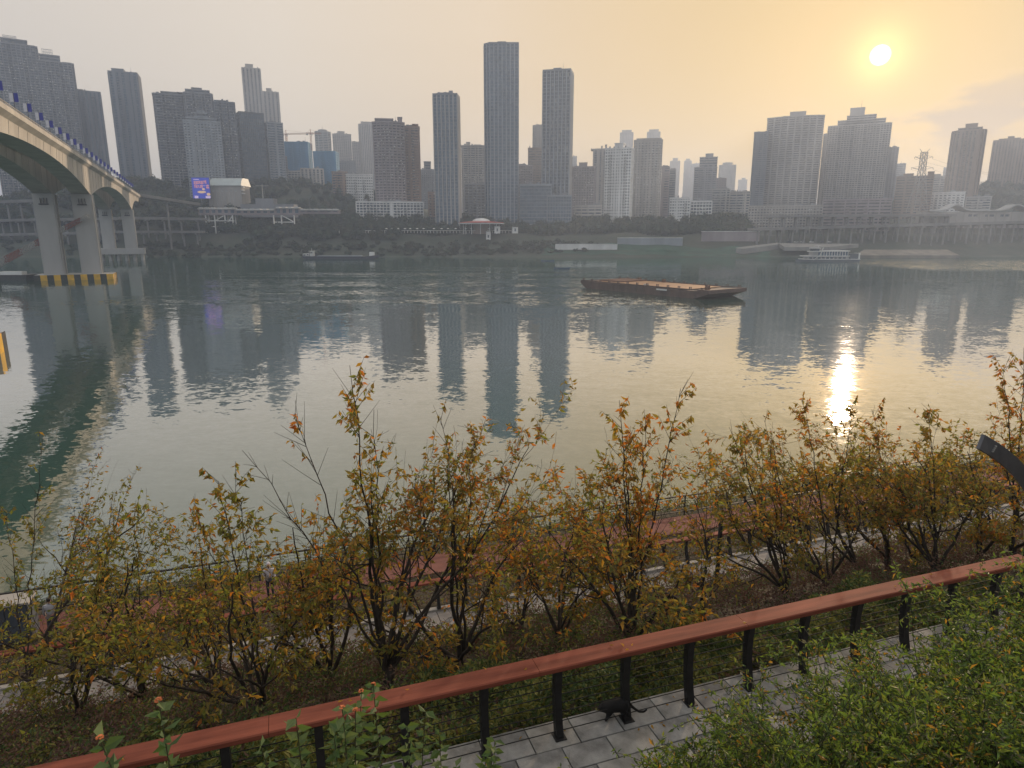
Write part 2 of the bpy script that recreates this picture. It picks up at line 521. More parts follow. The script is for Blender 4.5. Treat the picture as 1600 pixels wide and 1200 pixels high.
def building(name, label, xl, xr, yt, D, style='punched', wall='grey', glass=None, kind='rect', ratio=0.7, yaw=0.0, tops=(), base=None, ribs=False, cat='building', fh=None, ym=None, piercol=None, group=None):
    ym = ym if ym is not None else (yt + 300) / 2
    a0, _ = ray(xl, ym); a1, _ = ray(xr, ym)
    al = math.atan((a0 + a1) / 2)                      # blocks on this bank face the river bend, towards the viewer
    wd = (a1 - a0) * D * math.cos(al)
    th = R(yaw)
    w = wd / (math.cos(th) + ratio * abs(math.sin(th)))
    d = w * ratio
    rr = D / math.cos(al) + (w * abs(math.sin(th)) + d * math.cos(th)) / 2
    cx, cy = rr * math.sin(al), rr * math.cos(al)
    th -= al
    zt = at(800, yt, D + 2).z
    zb = base if base is not None else far_h(cx, cy) - 6
    root = thing(name, label, cat, (cx, cy, zb), th, group)
    wm = W[wall] if isinstance(wall, str) else wall
    gl = glass or G_DARK
    pl = plan(kind, w, d)
    facade(root, pl, 0, zt - zb, style, wm, gl, ribs, fh, piercol and W[piercol])
    for tp in tops:
        x0, x1, y1 = tp[:3]
        typ = tp[3] if len(tp) > 3 else 'box'
        am = (ray(xl, yt)[0] + ray(xr, yt)[0]) / 2
        b0 = (ray(x0, yt)[0] - am) * D * math.cos(al); b1 = (ray(x1, yt)[0] - am) * D * math.cos(al)
        z1 = at(800, y1, D + 2).z - zb
        q = MB()
        dd = d * 0.32
        if typ == 'box':
            q.box(b0, b1, -dd, dd, zt - zb, z1); q.box(b0 - 0.3, b1 + 0.3, -dd - 0.3, dd + 0.3, z1 - 0.5, z1 + 0.4)
            q.build('plant_room', wm, root)
        elif typ == 'step':
            facade_poly = [(b0, -d * 0.42), (b1, -d * 0.42), (b1, d * 0.42), (b0, d * 0.42)]
            q.prism(offset(facade_poly, -0.4), zt - zb, z1, 1)
            nfl = max(1, int((z1 - zt + zb) / 3.1))
            for kk in range(nfl):
                zz = zt - zb + kk * (z1 - zt + zb) / nfl
                q.prism(facade_poly, zz, zz + 1.6, 0)
            q.prism(offset(facade_poly, 0.2), z1 - 0.6, z1 + 0.8, 0)
            q.build('upper_storey', [wm, gl], root)
        elif typ == 'mast':
            q.tube([((b0 + b1) / 2, 0, zt - zb), ((b0 + b1) / 2, 0, z1)], [0.6, 0.12], 6)
            q.build('mast', W['dark'], root)
        elif typ == 'drum':
            q.lathe([((b1 - b0) / 2, zt - zb), ((b1 - b0) / 2, (z1 + zt - zb) / 2), ((b1 - b0) * 0.62, (z1 + zt - zb) / 2 + 0.1), ((b1 - b0) * 0.62, z1 - 1), ((b1 - b0) * 0.35, z1)], 16)
            q.build('roof_drum', wm, root)
        elif typ == 'frame':
            for xx in (b0, b1): 
                for yy in (-dd, dd): q.bar((xx, yy, zt - zb), (xx, yy, z1), 0.9)
            q.box(b0 - 0.45, b1 + 0.45, -dd - 0.45, dd + 0.45, z1 - 0.9, z1)
            q.build('roof_frame', wm, root)
        elif typ == 'sign':
            nchar = 4 if x1 - x0 > 18 else 3
            cwid = (b1 - b0) / nchar
            zz0 = zt - zb + (5.5 if len(tops) > 1 else 0)
            for c in range(nchar):
                xa = b0 + cwid * (c + 0.12); xb = b0 + cwid * (c + 0.88); yq = -dd
                q.bar((xa, yq, zz0), (xa, yq, z1), 0.35); q.bar((xb, yq, zz0), (xb, yq, z1), 0.35)
                for hf in (0.3, 0.6, 0.95): q.bar((xa, yq, zz0 + (z1 - zz0) * hf), (xb, yq, zz0 + (z1 - zz0) * hf), 0.4)
                q.bar(((xa + xb) / 2, yq, zz0 + (z1 - zz0) * 0.3), ((xa + xb) / 2, yq, z1), 0.35)
            q.build('roof_sign', W['slate'], root)
    q = MB(); rc = random.Random(int(xl * 7 + yt))                # tanks, lift heads and cooling units on the roof
    zr = zt - zb
    for _ in range(rc.randint(4, 9)):
        x, y = rc.uniform(-.4, .4) * w, rc.uniform(-.4, .1) * d
        a, b, hgt = rc.uniform(.6, 2.2), rc.uniform(.6, 2.0), rc.uniform(.8, 3.4)
        if rc.random() < .3: q.lathe([(a, zr), (a, zr + hgt), (a * .3, zr + hgt + .5)], 9, c=(x, y, 0))
        else: q.box(x - a, x + a, y - b, y + b, zr, zr + hgt)
    if rc.random() < .4: q.tube([(x, y, zr), (x, y, zr + rc.uniform(5, 9))], [.25, .08], 4)
    q.build('roof_equipment', W['grey'], root, kind='stuff')
    if style in ('punched', 'balcony', 'grid') and D < 1050:         # cooling units hung on the front
        q = MB()
        for _ in range(int(w * zr / 45)):
            x = rc.uniform(-.47, .47) * w; z = int(rc.uniform(.1, .95) * zr / 3.1) * 3.1 + .9
            q.box(x - .5, x + .5, -d / 2 - .9, -d / 2 - .1, z, z + .8)
        q.build('cooling_unit', W['white'], root, kind='stuff')
    if not ribs and D < 1150 and style != 'curtain' and kind in ('rect', 'cham', 'octo') and zr > 25:
        nst = rc.randint(2, 4)                                        # stacks of projecting balconies and blank stair strips
        for k in range(nst):
            x = w * (-.40 + .80 * (k + rc.uniform(.25, .75)) / nst); bw = rc.uniform(1.3, 2.4); q = MB()
            if rc.random() < .72:
                for fl in range(1, int(zr / 3.1) - 1):
                    z = fl * 3.1
                    q.box(x - bw, x + bw, -d / 2 - 1.5, -d / 2 - .05, z, z + .25); q.box(x - bw, x + bw, -d / 2 - 1.5, -d / 2 - 1.38, z + .25, z + 1.15)
                q.build('balcony_stack', W['pale'] if wall in ('white', 'cream', 'beige') else wm, root, kind='stuff')
            else:
                q.box(x - bw * .8, x + bw * .8, -d / 2 - .6, -d / 2 - .03, 0, zr - 1.2); q.build('stair_strip', wm, root)
    return root

B = building
B('tower_block', 'tallest grey apartment tower at the left edge with a roof sign', -20, 70, 68, 905, 'grid', 'grey', kind='bays4', ratio=0.5, tops=[(14, 56, 60, 'step'), (18, 40, 54, 'sign')], ym=150)
B('tower_block', 'grey stepped apartment tower with a roof sign, second from the left edge', 62, 122, 97, 930, 'grid', 'grey', kind='bays3', ratio=0.6, tops=[(70, 102, 87, 'step'), (75, 92, 77, 'sign')], ym=150)
B('tower_block', 'dark flat-topped tower behind the bridge flags, short neighbour of the sign towers', 118, 163, 143, 960, 'vert', 'slate', G_BLUE, ratio=0.8, tops=[(124, 136, 140)], ym=190)
B('tower_block', 'dark slender tower standing alone against the sky on the left hill', 177, 227, 113, 905, 'vert', 'slate', G_BLUE, ratio=0.8, yaw=-8, tops=[(184, 203, 107)], ym=180)
B('apartment_block', 'broad grey apartment block with jagged balconies at its left edge', 246, 292, 148, 870, 'balcony', 'grey', kind='bays3', ratio=0.6, tops=[(258, 284, 144, 'step'), (284, 293, 142, 'frame')], ym=210)
B('apartment_block', 'highest middle wing of the broad grey apartment cluster on the left', 293, 338, 146, 862, 'grid', 'grey', kind='bays3', ratio=0.7, tops=[(296, 334, 141, 'step'), (306, 322, 137)], ym=210)
B('apartment_block', 'narrow right wing of the grey apartment cluster on the left', 338, 372, 160, 872, 'grid', 'slate', kind='bays3', ratio=0.8, tops=[(352, 354, 155), (340, 362, 157)], ym=220)
B('apartment_block', 'stepped block with a pointed crest in front of the grey apartment cluster', 291, 349, 190, 835, 'punched', 'steel', ratio=0.5, tops=[(296, 344, 185, 'step'), (308, 330, 177, 'step'), (314, 326, 172)], ym=240)
B('tower_block', 'tallest pale tower behind the dark office blocks on the left', 381, 410, 107, 1300, 'vert', 'beige', ratio=0.8, tops=[(387, 399, 100)], ym=150)
B('tower_block', 'shorter pale twin tower behind the dark office blocks on the left', 413, 438, 144, 1310, 'vert', 'beige', ratio=0.8, tops=[(419, 427, 138)], ym=180)
B('office_block', 'dark glass office block in front of the pale twin towers', 372, 416, 176, 930, 'curtain', 'dark', G_BLUE, ratio=0.7, yaw=12, ym=230)
B('office_block', 'lower pale-sided office block right of the dark glass one', 417, 445, 192, 940, 'strips', 'steel', G_BLUE, ratio=0.8, yaw=10, ym=240)
B('building_site', 'unfinished block wrapped in blue netting under the tower cranes', 445, 489, 222, 1010, 'strips', 'netting', W['netting'], ratio=0.7, yaw=-14, ym=250)
B('building_site', 'lower block wrapped in blue netting right of the cranes', 490, 531, 237, 1000, 'strips', 'netting', W['netting'], ratio=0.7, yaw=-14, ym=255)
B('tower_block', 'pale tower with a round cap and mast behind the blue netting', 493, 518, 206, 1350, 'strips', 'pale', kind='octo', ratio=0.9, tops=[(499, 511, 201, 'drum'), (504, 506, 196, 'mast')], ym=230)
B('tower_block', 'pale plain tower with a small roof block right of the round-capped one', 521, 550, 210, 1450, 'punched', 'beige', ratio=0.8, tops=[(529, 540, 205)], ym=240)
B('tower_block', 'faint tall tower with slanting shoulders left of the brown twin blocks', 562, 588, 194, 1500, 'vert', 'beige', kind='octo', ratio=0.8, tops=[(566, 584, 190)], ym=240)
B('tower_block', 'faint low tower between the blue netting and the slant-shouldered tower', 551, 563, 222, 1500, 'punched', 'beige', ratio=1.0, ym=250)
B('apartment_block', 'brown apartment block with rounded balcony front and a roof frame', 585, 633, 191, 800, 'balcony', 'mauve', G_WARM, kind='curve', ratio=0.8, tops=[(588, 617, 186, 'step'), (624, 631, 182), (598, 600, 181, 'mast')], ym=250)
B('apartment_block', 'rust brown apartment block tucked behind the rounded balcony block', 627, 656, 199, 830, 'balcony', 'rust', G_WARM, ratio=0.9, tops=[(646, 655, 193, 'frame'), (630, 642, 197)], ym=250)
B('podium_building', 'long white podium below the brown apartment blocks', 557, 662, 316, 775, 'grid', 'white', ratio=0.35, base=25, ym=324)
B('tower', 'leftmost of the three slim ribbed towers, short and bluish', 678, 720, 147, 745, 'ribs', 'slate', G_BLUE, ratio=0.75, yaw=-9, ribs=True, tops=[(692, 704, 144)], ym=230, piercol='pale')
B('tower', 'tallest of the three slim ribbed towers, at the middle of the skyline', 757, 810, 68, 760, 'ribs', 'slate', G_BLUE, kind='cham', ratio=0.8, ribs=True, tops=[(778, 791, 64), (792, 799, 66)], ym=200, piercol='steel')
B('tower', 'right one of the three slim ribbed towers, edge glinting in the sun', 847, 895, 109, 765, 'ribs', 'slate', G_DARK, ratio=0.75, yaw=-9, ribs=True, tops=[(865, 877, 105)], ym=220, piercol='steel')
B('apartment_block', 'pale balcony block between the left and the tallest ribbed tower', 722, 757, 228, 990, 'balcony', 'beige', kind='bays3', ratio=0.6, tops=[(729, 735, 222), (741, 752, 226)], ym=270)
B('apartment_block', 'narrow beige block hugging the left side of the right ribbed tower', 832, 850, 197, 1000, 'punched', 'beige', ratio=1.0, tops=[(834, 848, 195, 'frame')], ym=250)
B('apartment_block', 'low brown stepped block between the tallest and right ribbed towers', 825, 849, 232, 960, 'strips', 'brown', G_WARM, ratio=1.0, ym=260)
B('apartment_block', 'mauve low block at the foot of the tallest ribbed tower', 810, 832, 259, 930, 'grid', 'mauve', G_WARM, ratio=0.9, ym=280)
B('podium_building', 'glass fronted podium between the tallest and right ribbed towers', 812, 862, 289, 752, 'curtain', 'steel', G_BLUE, ratio=0.4, base=27, ym=305)
B('podium_building', 'lower glass podium below the right ribbed tower', 855, 893, 306, 750, 'curtain', 'steel', G_BLUE, ratio=0.4, base=27, ym=318)
B('apartment_block', 'mauve block with a small roof box right of the ribbed towers', 894, 930, 261, 930, 'grid', 'mauve', G_WARM, kind='bays3', ratio=0.6, tops=[(904, 917, 254)], ym=290)
B('tower_block', 'sliver of a faint tower just right of the right ribbed tower', 893, 901, 245, 1700, 'punched', 'beige', ratio=1.2, ym=270)
B('apartment_block', 'beige block with an overhanging flat roof and chimneys', 926, 962, 234, 1000, 'vert', 'beige', ratio=0.7, tops=[(922, 962, 232), (938, 940, 228), (944, 947, 226)], ym=280)
B('apartment_block', 'white apartment block with a column of dark balconies, nearest on its row', 944, 990, 232, 800, 'punched', 'white', ratio=0.6, yaw=-12, tops=[(960, 974, 223)], ym=285)
B('apartment_block', 'beige block with pairs of windows right of the white apartment block', 988, 1033, 219, 905, 'punched', 'beige', kind='octo', ratio=0.6, tops=[(992, 1031, 216)], ym=280)
B('tower_block', 'left one of two faint towers peeping over the beige blocks', 968, 989, 207, 2000, 'punched', 'beige', kind='octo', ratio=0.9, tops=[(971, 986, 203)], ym=230)
B('tower_block', 'right one of two faint towers peeping over the beige blocks', 1010, 1031, 206, 2000, 'punched', 'beige', kind='octo', ratio=0.9, tops=[(1013, 1028, 202)], ym=230)
B('apartment_block', 'slim block with a brown roof right of the paired-window block', 1033, 1045, 262, 960, 'strips', 'mauve', ratio=1.2, tops=[(1033, 1041, 260)], ym=290)
B('apartment_block', 'dull grey slim block beside the brown-roofed slim block', 1045, 1055, 266, 1000, 'strips', 'grey', ratio=1.2, ym=290)
B('tower_block', 'first of the faint capped towers on the far right-centre skyline', 1046, 1062, 252, 2100, 'punched', 'beige', kind='octo', ratio=0.9, tops=[(1050, 1058, 247)], ym=270)
B('tower_block', 'second of the faint capped towers, joined to a lower wing', 1068, 1080, 252, 2300, 'punched', 'beige', kind='octo', ratio=0.9, tops=[(1071, 1077, 248)], ym=270)
B('tower_block', 'faint low wing behind the stepped grey tower', 1079, 1092, 256, 2300, 'punched', 'beige', ratio=0.9, ym=270)
B('tower_block', 'stepped grey tower standing alone between faint far towers', 1084, 1119, 262, 1080, 'strips', 'grey', ratio=0.7, tops=[(1091, 1119, 246, 'step'), (1100, 1112, 240)], ym=285)
B('tower_block', 'faint tower with an eight-sided cap right of the stepped grey tower', 1122, 1149, 258, 1900, 'punched', 'beige', kind='octo', ratio=0.8, tops=[(1131, 1144, 253, 'drum')], ym=280)
B('tower_block', 'very faint small tower left of the big curved block', 1153, 1167, 281, 2700, 'punched', 'beige', ratio=0.9, tops=[(1158, 1164, 278)], ym=290)
B('low_block', 'white low block with a row of dark windows above the riverside trees', 1046, 1078, 310, 830, 'punched', 'white', ratio=0.5, base=25, ym=322)
B('low_block', 'white terrace with square windows right of its twin above the trees', 1079, 1112, 315, 826, 'grid', 'white', ratio=0.5, base=25, ym=325)
B('low_block', 'pale low block with banded windows below the small brown block', 1112, 1140, 296, 960, 'strips', 'pale', ratio=0.6, ym=310)
B('low_block', 'small brown block behind the banded low block', 1118, 1134, 279, 1150, 'punched', 'mauve', ratio=0.8, ym=300)
B('low_block', 'cream low block left of the big curved apartment block', 1140, 1172, 300, 930, 'strips', 'cream', ratio=0.6, ym=310)
B('apartment_block', 'dark flank wing left of the big curved apartment block', 1175, 1196, 207, 1060, 'balcony', 'slate', ratio=1.2, ym=265)
B('apartment_block', 'big curved apartment block with rows of balconies', 1194, 1281, 182, 1050, 'balcony', 'beige', G_WARM, kind='curve', ratio=0.45, tops=[(1228, 1253, 174)], ym=250)
B('apartment_block', 'big square apartment block with a stepped crown and thin mast', 1288, 1386, 195, 1100, 'grid', 'cream', G_WARM, kind='bays5', ratio=0.5, tops=[(1302, 1377, 187, 'step'), (1316, 1362, 180, 'step'), (1320, 1343, 167), (1336, 1338, 153, 'mast')], ym=250)
B('podium_building', 'grey podium with small windows under the big curved block', 1168, 1284, 322, 752, 'punched', 'beige', G_WARM, ratio=0.3, base=24, ym=332)
B('podium_building', 'dark mauve podium under the stepped-crown block', 1284, 1392, 312, 756, 'strips', 'mauve', G_WARM, ratio=0.35, base=24, ym=325)
B('apartment_block', 'slim pale block peeping from behind the stepped-crown block', 1282, 1290, 212, 1180, 'punched', 'beige', ratio=2.0, ym=260)
B('apartment_block', 'slim grey tower right behind the stepped-crown block', 1381, 1400, 231, 1150, 'punched', 'grey', ratio=1.1, ym=270)
B('tower_block', 'faint slant-topped block left of the power pylon', 1399, 1414, 256, 1500, 'curtain', 'pale', ratio=0.9, ym=270)
B('apartment_block', 'dark brown flat block behind the power pylon', 1398, 1456, 276, 870, 'strips', 'brown', G_WARM, ratio=0.5, tops=[(1408, 1424, 271), (1446, 1456, 269)], ym=300)
B('apartment_block', 'pale stepped low block between the pylon and the leaning tower', 1456, 1480, 277, 1150, 'strips', 'beige', ratio=0.7, tops=[(1456, 1468, 272)], ym=290)
B('tower_block', 'faint slim tower touching the left side of the tall right tower', 1472, 1482, 263, 1700, 'punched', 'beige', ratio=1.0, ym=280)
B('tower_block', 'tall brown-grey tower with a high roof block on the right', 1481, 1535, 204, 990, 'vert', 'brown', G_WARM, kind='octo', ratio=0.7, tops=[(1490, 1528, 200, 'step'), (1501, 1520, 193)], ym=250)
B('tower_block', 'rightmost broad brown tower at the picture edge on the wooded hill', 1548, 1622, 218, 1120, 'vert', 'brown', G_WARM, ratio=0.6, tops=[(1556, 1590, 215), (1570, 1580, 212)], ym=245)
B('low_block', 'white low block with a red flank above the station roof', 1452, 1506, 301, 880, 'punched', 'white', ratio=0.4, ym=315)
B('low_block', 'pale block below the wooded hill right of the white low block', 1508, 1548, 308, 890, 'strips', 'pale', ratio=0.5, ym=318)
B('low_block', 'pale low block below the blue netting on the left hill', 446, 470, 268, 965, 'grid', 'pale', ratio=0.5, ym=280)
B('low_block', 'long white-walled low block right of it under the blue netting', 470, 506, 264, 970, 'vert', 'cream', ratio=0.5, ym=275)
B('low_block', 'grey stepped low block left of the leafy hill crest', 430, 450, 245, 960, 'strips', 'grey', ratio=0.9, ym=270)
B('low_block', 'white low terrace with arched windows left of the brown blocks', 541, 583, 273, 920, 'punched', 'white', ratio=0.4, ym=285)
B('low_block', 'dark low block on the hill left of the white arched terrace', 519, 543, 269, 940, 'strips', 'brown', ratio=0.6, ym=280)
B('low_block', 'faint grey block behind the white arched terrace', 531, 556, 252, 1150, 'punched', 'grey', ratio=0.7, ym=265)
B('low_block', 'grey low block between the brown blocks and the left ribbed tower', 656, 680, 266, 1000, 'punched', 'grey', ratio=0.7, tops=[(663, 674, 253, 'step')], ym=285)
B('low_block', 'small reddish block at the left foot of the left ribbed tower', 669, 682, 301, 800, 'punched', 'rust', ratio=0.8, base=28, ym=315)
B('low_block', 'dark low block at the right foot of the left ribbed tower', 726, 758, 288, 860, 'grid', 'grey', G_WARM, ratio=0.6, ym=305)
B('low_block', 'cream low block at the foot of the mauve block', 898, 940, 322, 780, 'strips', 'cream', ratio=0.4, base=27, ym=330)
# ------------------------------------------------------------------ far woods
def leaf_quads(mb, C, size, rng, m=0, flat=0.0, aspect=0.6, mats=None):
    """a rhombic leaf or leaf clump at every centre, turned at random"""
    n = len(C)
    C = np.asarray(C, float)
    d = rng.normal(size=(n, 3)); d /= np.linalg.norm(d, axis=1)[:, None]
    e = rng.normal(size=(n, 3)); e[:, 2] *= (1 - flat)
    d[:, 2] *= (1 - flat); d /= np.linalg.norm(d, axis=1)[:, None]
    e -= d * (e * d).sum(1)[:, None]; e /= np.linalg.norm(e, axis=1)[:, None]
    s = np.asarray(size, float) * np.ones(n)
    V = np.stack([C - d * s[:, None] * 0.5, C + e * (s * aspect * 0.5)[:, None], C + d * s[:, None] * 0.5, C - e * (s * aspect * 0.5)[:, None]], 1)
    b = len(mb.v)
    mb.v.extend(map(tuple, V.reshape(-1, 3).tolist()))
    mb.f.extend([(b + 4 * i, b + 4 * i + 1, b + 4 * i + 2, b + 4 * i + 3) for i in range(n)])
    mb.m.extend(list(mats) if mats is not None else [m] * n)
NR = np.random.default_rng(11)
ICO = None
def blob(mb, c, r, rng, m=0):
    """uneven low-poly core of a far crown"""
    prof = [(-0.9, 0.35), (-0.45, 0.85), (0.1, 1.0), (0.55, 0.75), (0.92, 0.3)]
    vs, fs = [], []
    n = 7
    for z, q in prof:
        for k in range(n):
            t = 2 * math.pi * k / n + z
            j = 1 + rng.uniform(-0.18, 0.18)
            vs.append((c[0] + r[0] * q * j * math.cos(t), c[1] + r[1] * q * j * math.sin(t), c[2] + r[2] * z))
    for i in range(len(prof) - 1):
        for k in range(n):
            fs.append((i * n + k, i * n + (k + 1) % n, (i + 1) * n + (k + 1) % n, (i + 1) * n + k))
    fs.append(tuple(range(n - 1, -1, -1))); fs.append(tuple(range((len(prof) - 1) * n, len(prof) * n)))
    mb.add(vs, fs, m)
def far_tree(mb, x, y, z, hgt, rad, rng, n=110):
    mi = int(rng.integers(0, 3))
    c = (x, y, z + hgt * 0.55)
    blob(mb, c, (rad * 0.8, rad * 0.8, hgt * 0.40), rng, mi)
    u = rng.normal(size=(n, 3)); u /= np.linalg.norm(u, axis=1)[:, None]
    lob = 1 + 0.22 * np.sin(u[:, 0] * 5 + x) * np.cos(u[:, 2] * 4 + y)
    P = np.array(c) + u * (np.array([rad, rad, hgt * 0.5]) * (rng.uniform(0.78, 1.08, n) * lob)[:, None])
    leaf_quads(mb, P, rng.uniform(0.9, 2.0, n), rng, mats=np.where(rng.random(n) < 0.8, mi, (mi + 1) % 3).tolist(), aspect=0.8)
FM = [mat('wood_dark', (0.022, 0.036, 0.022), 0.95, 0.3, 0.2), mat('wood_green', (0.032, 0.052, 0.026), 0.95, 0.3, 0.2), mat('wood_olive', (0.05, 0.055, 0.03), 0.95, 0.3, 0.2)]
def wood(name, label, spots, hr, rr, n=110):
    mb = MB()
    for x, y in spots:
        far_tree(mb, x, y, far_h(x, y) - 0.5, NR.uniform(*hr), NR.uniform(*rr), NR, n)
    return tag(mb.build(name, FM), label, 'woodland', kind='stuff')
sp = []
for i in range(760):
    D = NR.uniform(693, 780); px = NR.uniform(385, 1172)
    if D < 706 and (640 < px < 1172): continue
    sp.append((ray(px, 350)[0] * D, D))
wood('riverside_wood', 'dark belt of trees along the top of the far river bank', sp, (8, 12.5), (3.5, 6))
sp = []
for i in range(330):
    D = NR.uniform(800, 985); px = NR.uniform(120, 585)
    sp.append((ray(px, 290)[0] * D, D))
for i in range(330):
    D = NR.uniform(702, 800); px = NR.uniform(-80, 400)
    sp.append((ray(px, 320)[0] * D, D))
wood('hillside_wood', 'wooded hillside below the towers on the left', sp, (9, 14), (4, 7))
sp = []
for i in range(90):
    D = NR.uniform(930, 1080); px = NR.uniform(1500, 1640)
    sp.append((ray(px, 290)[0] * D, D))
for i in range(26):
    D = NR.uniform(770, 830); px = NR.uniform(1112, 1180)
    sp.append((ray(px, 320)[0] * D, D))
wood('hilltop_wood', 'wooded hilltop under the rightmost brown towers', sp, (9, 14), (4, 7))
sp = []
for i in range(420):
    D = NR.uniform(644, 684); px = NR.uniform(-60, 960)
    if NR.random() < 0.45 or 230 < px < 520 or 640 < px < 900:
        sp.append((ray(px, 395)[0] * D, D))
wood('shore_scrub', 'green scrub growing along the waterline of the far bank', sp, (2.0, 4.5), (2.0, 4.0), 70)
M_FTRUNK = mat('far_bark', (0.05, 0.042, 0.035), 0.9)
def shore_tree(px, D, hgt, rad, label):
    x = ray(px, 390)[0] * D
    z = far_h(x, D) - 0.3
    t = thing('shore_tree', label, 'tree', (x, D, z), 0, 'single trees on the far bank')
    m = MB(); m.tube([(0, 0, 0), (0.2, 0.1, hgt * 0.35), (0, 0, hgt * 0.6)], [0.35, 0.25, 0.12], 6); m.build('trunk', M_FTRUNK, t)
    m = MB()
    for k in range(4):
        a = NR.uniform(0, 6.28)
        far_tree(m, rad * 0.4 * math.cos(a), rad * 0.4 * math.sin(a), hgt * (0.2 + 0.1 * k), hgt * 0.55, rad * NR.uniform(0.5, 0.75), NR, 70)
    m.build('crown', FM, t, kind='stuff')
for a in [(388, 672, 9, 5, 'round tree left of the moored cargo boat'), (428, 660, 10, 6, 'bushy tree just left of the moored cargo boat on the bank'), (462, 664, 9, 4.5, 'tree above the white cabin of the moored cargo boat'),
          (568, 662, 8, 5, 'tree above the right end of the moored cargo boat'), (640, 660, 10, 6, 'lone round tree on the bank below the brown blocks'), (716, 656, 13, 5.5, 'tallest bank tree left below the red pavilion'),
          (745, 654, 8, 3.5, 'small pointed tree below the red pavilion'), (790, 650, 11, 6, 'broad tree on the bank right below the red pavilion'), (818, 650, 10, 5, 'tree right of the broad one below the red pavilion'),
          (833, 650, 9, 4, 'slim tree in the middle of the shore row'), (848, 650, 10, 4, 'rightmost tree of the shore row, above the small boats'), (300, 668, 8, 6, 'wide low tree right of the far bridge pier')]:
    shore_tree(*a)

# ------------------------------------------------------------------ bridge
CONC = mat('bridge_concrete', (0.50, 0.475, 0.43), 0.85, 0.13, 0.16, detail=9, stretch=(1, 1, 0.16), bump=0.02, bscale=0.8)
CONC_P = mat('pier_concrete', (0.42, 0.42, 0.41), 0.85, 0.10, 0.08, detail=8, stretch=(1, 1, 0.25))
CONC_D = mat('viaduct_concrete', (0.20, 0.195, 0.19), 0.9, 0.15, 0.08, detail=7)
ASPH = mat('asphalt', (0.05, 0.05, 0.052), 0.9, 0.15, 0.5)
YEL = mat('hazard_yellow', (0.72, 0.42, 0.02), 0.6, 0.12, 0.4)
BLK = mat('hazard_black', (0.03, 0.03, 0.03), 0.7, 0.2, 0.4)
STEEL_D = mat('dark_steel', (0.05, 0.05, 0.055), 0.5, 0.2, 1.0, metal=0.4)
P0 = Vector((-207.2, 342.8)); AX = Vector((-0.4226, 0.9063)); RT = Vector((0.9063, 0.4226))
SPAN = 245.0
ZD = 56.0
bridge = thing('river_bridge', 'tall pale concrete road bridge crossing the river at the left', 'bridge', (P0.x, P0.y, 0), math.atan2(-AX.x, AX.y))
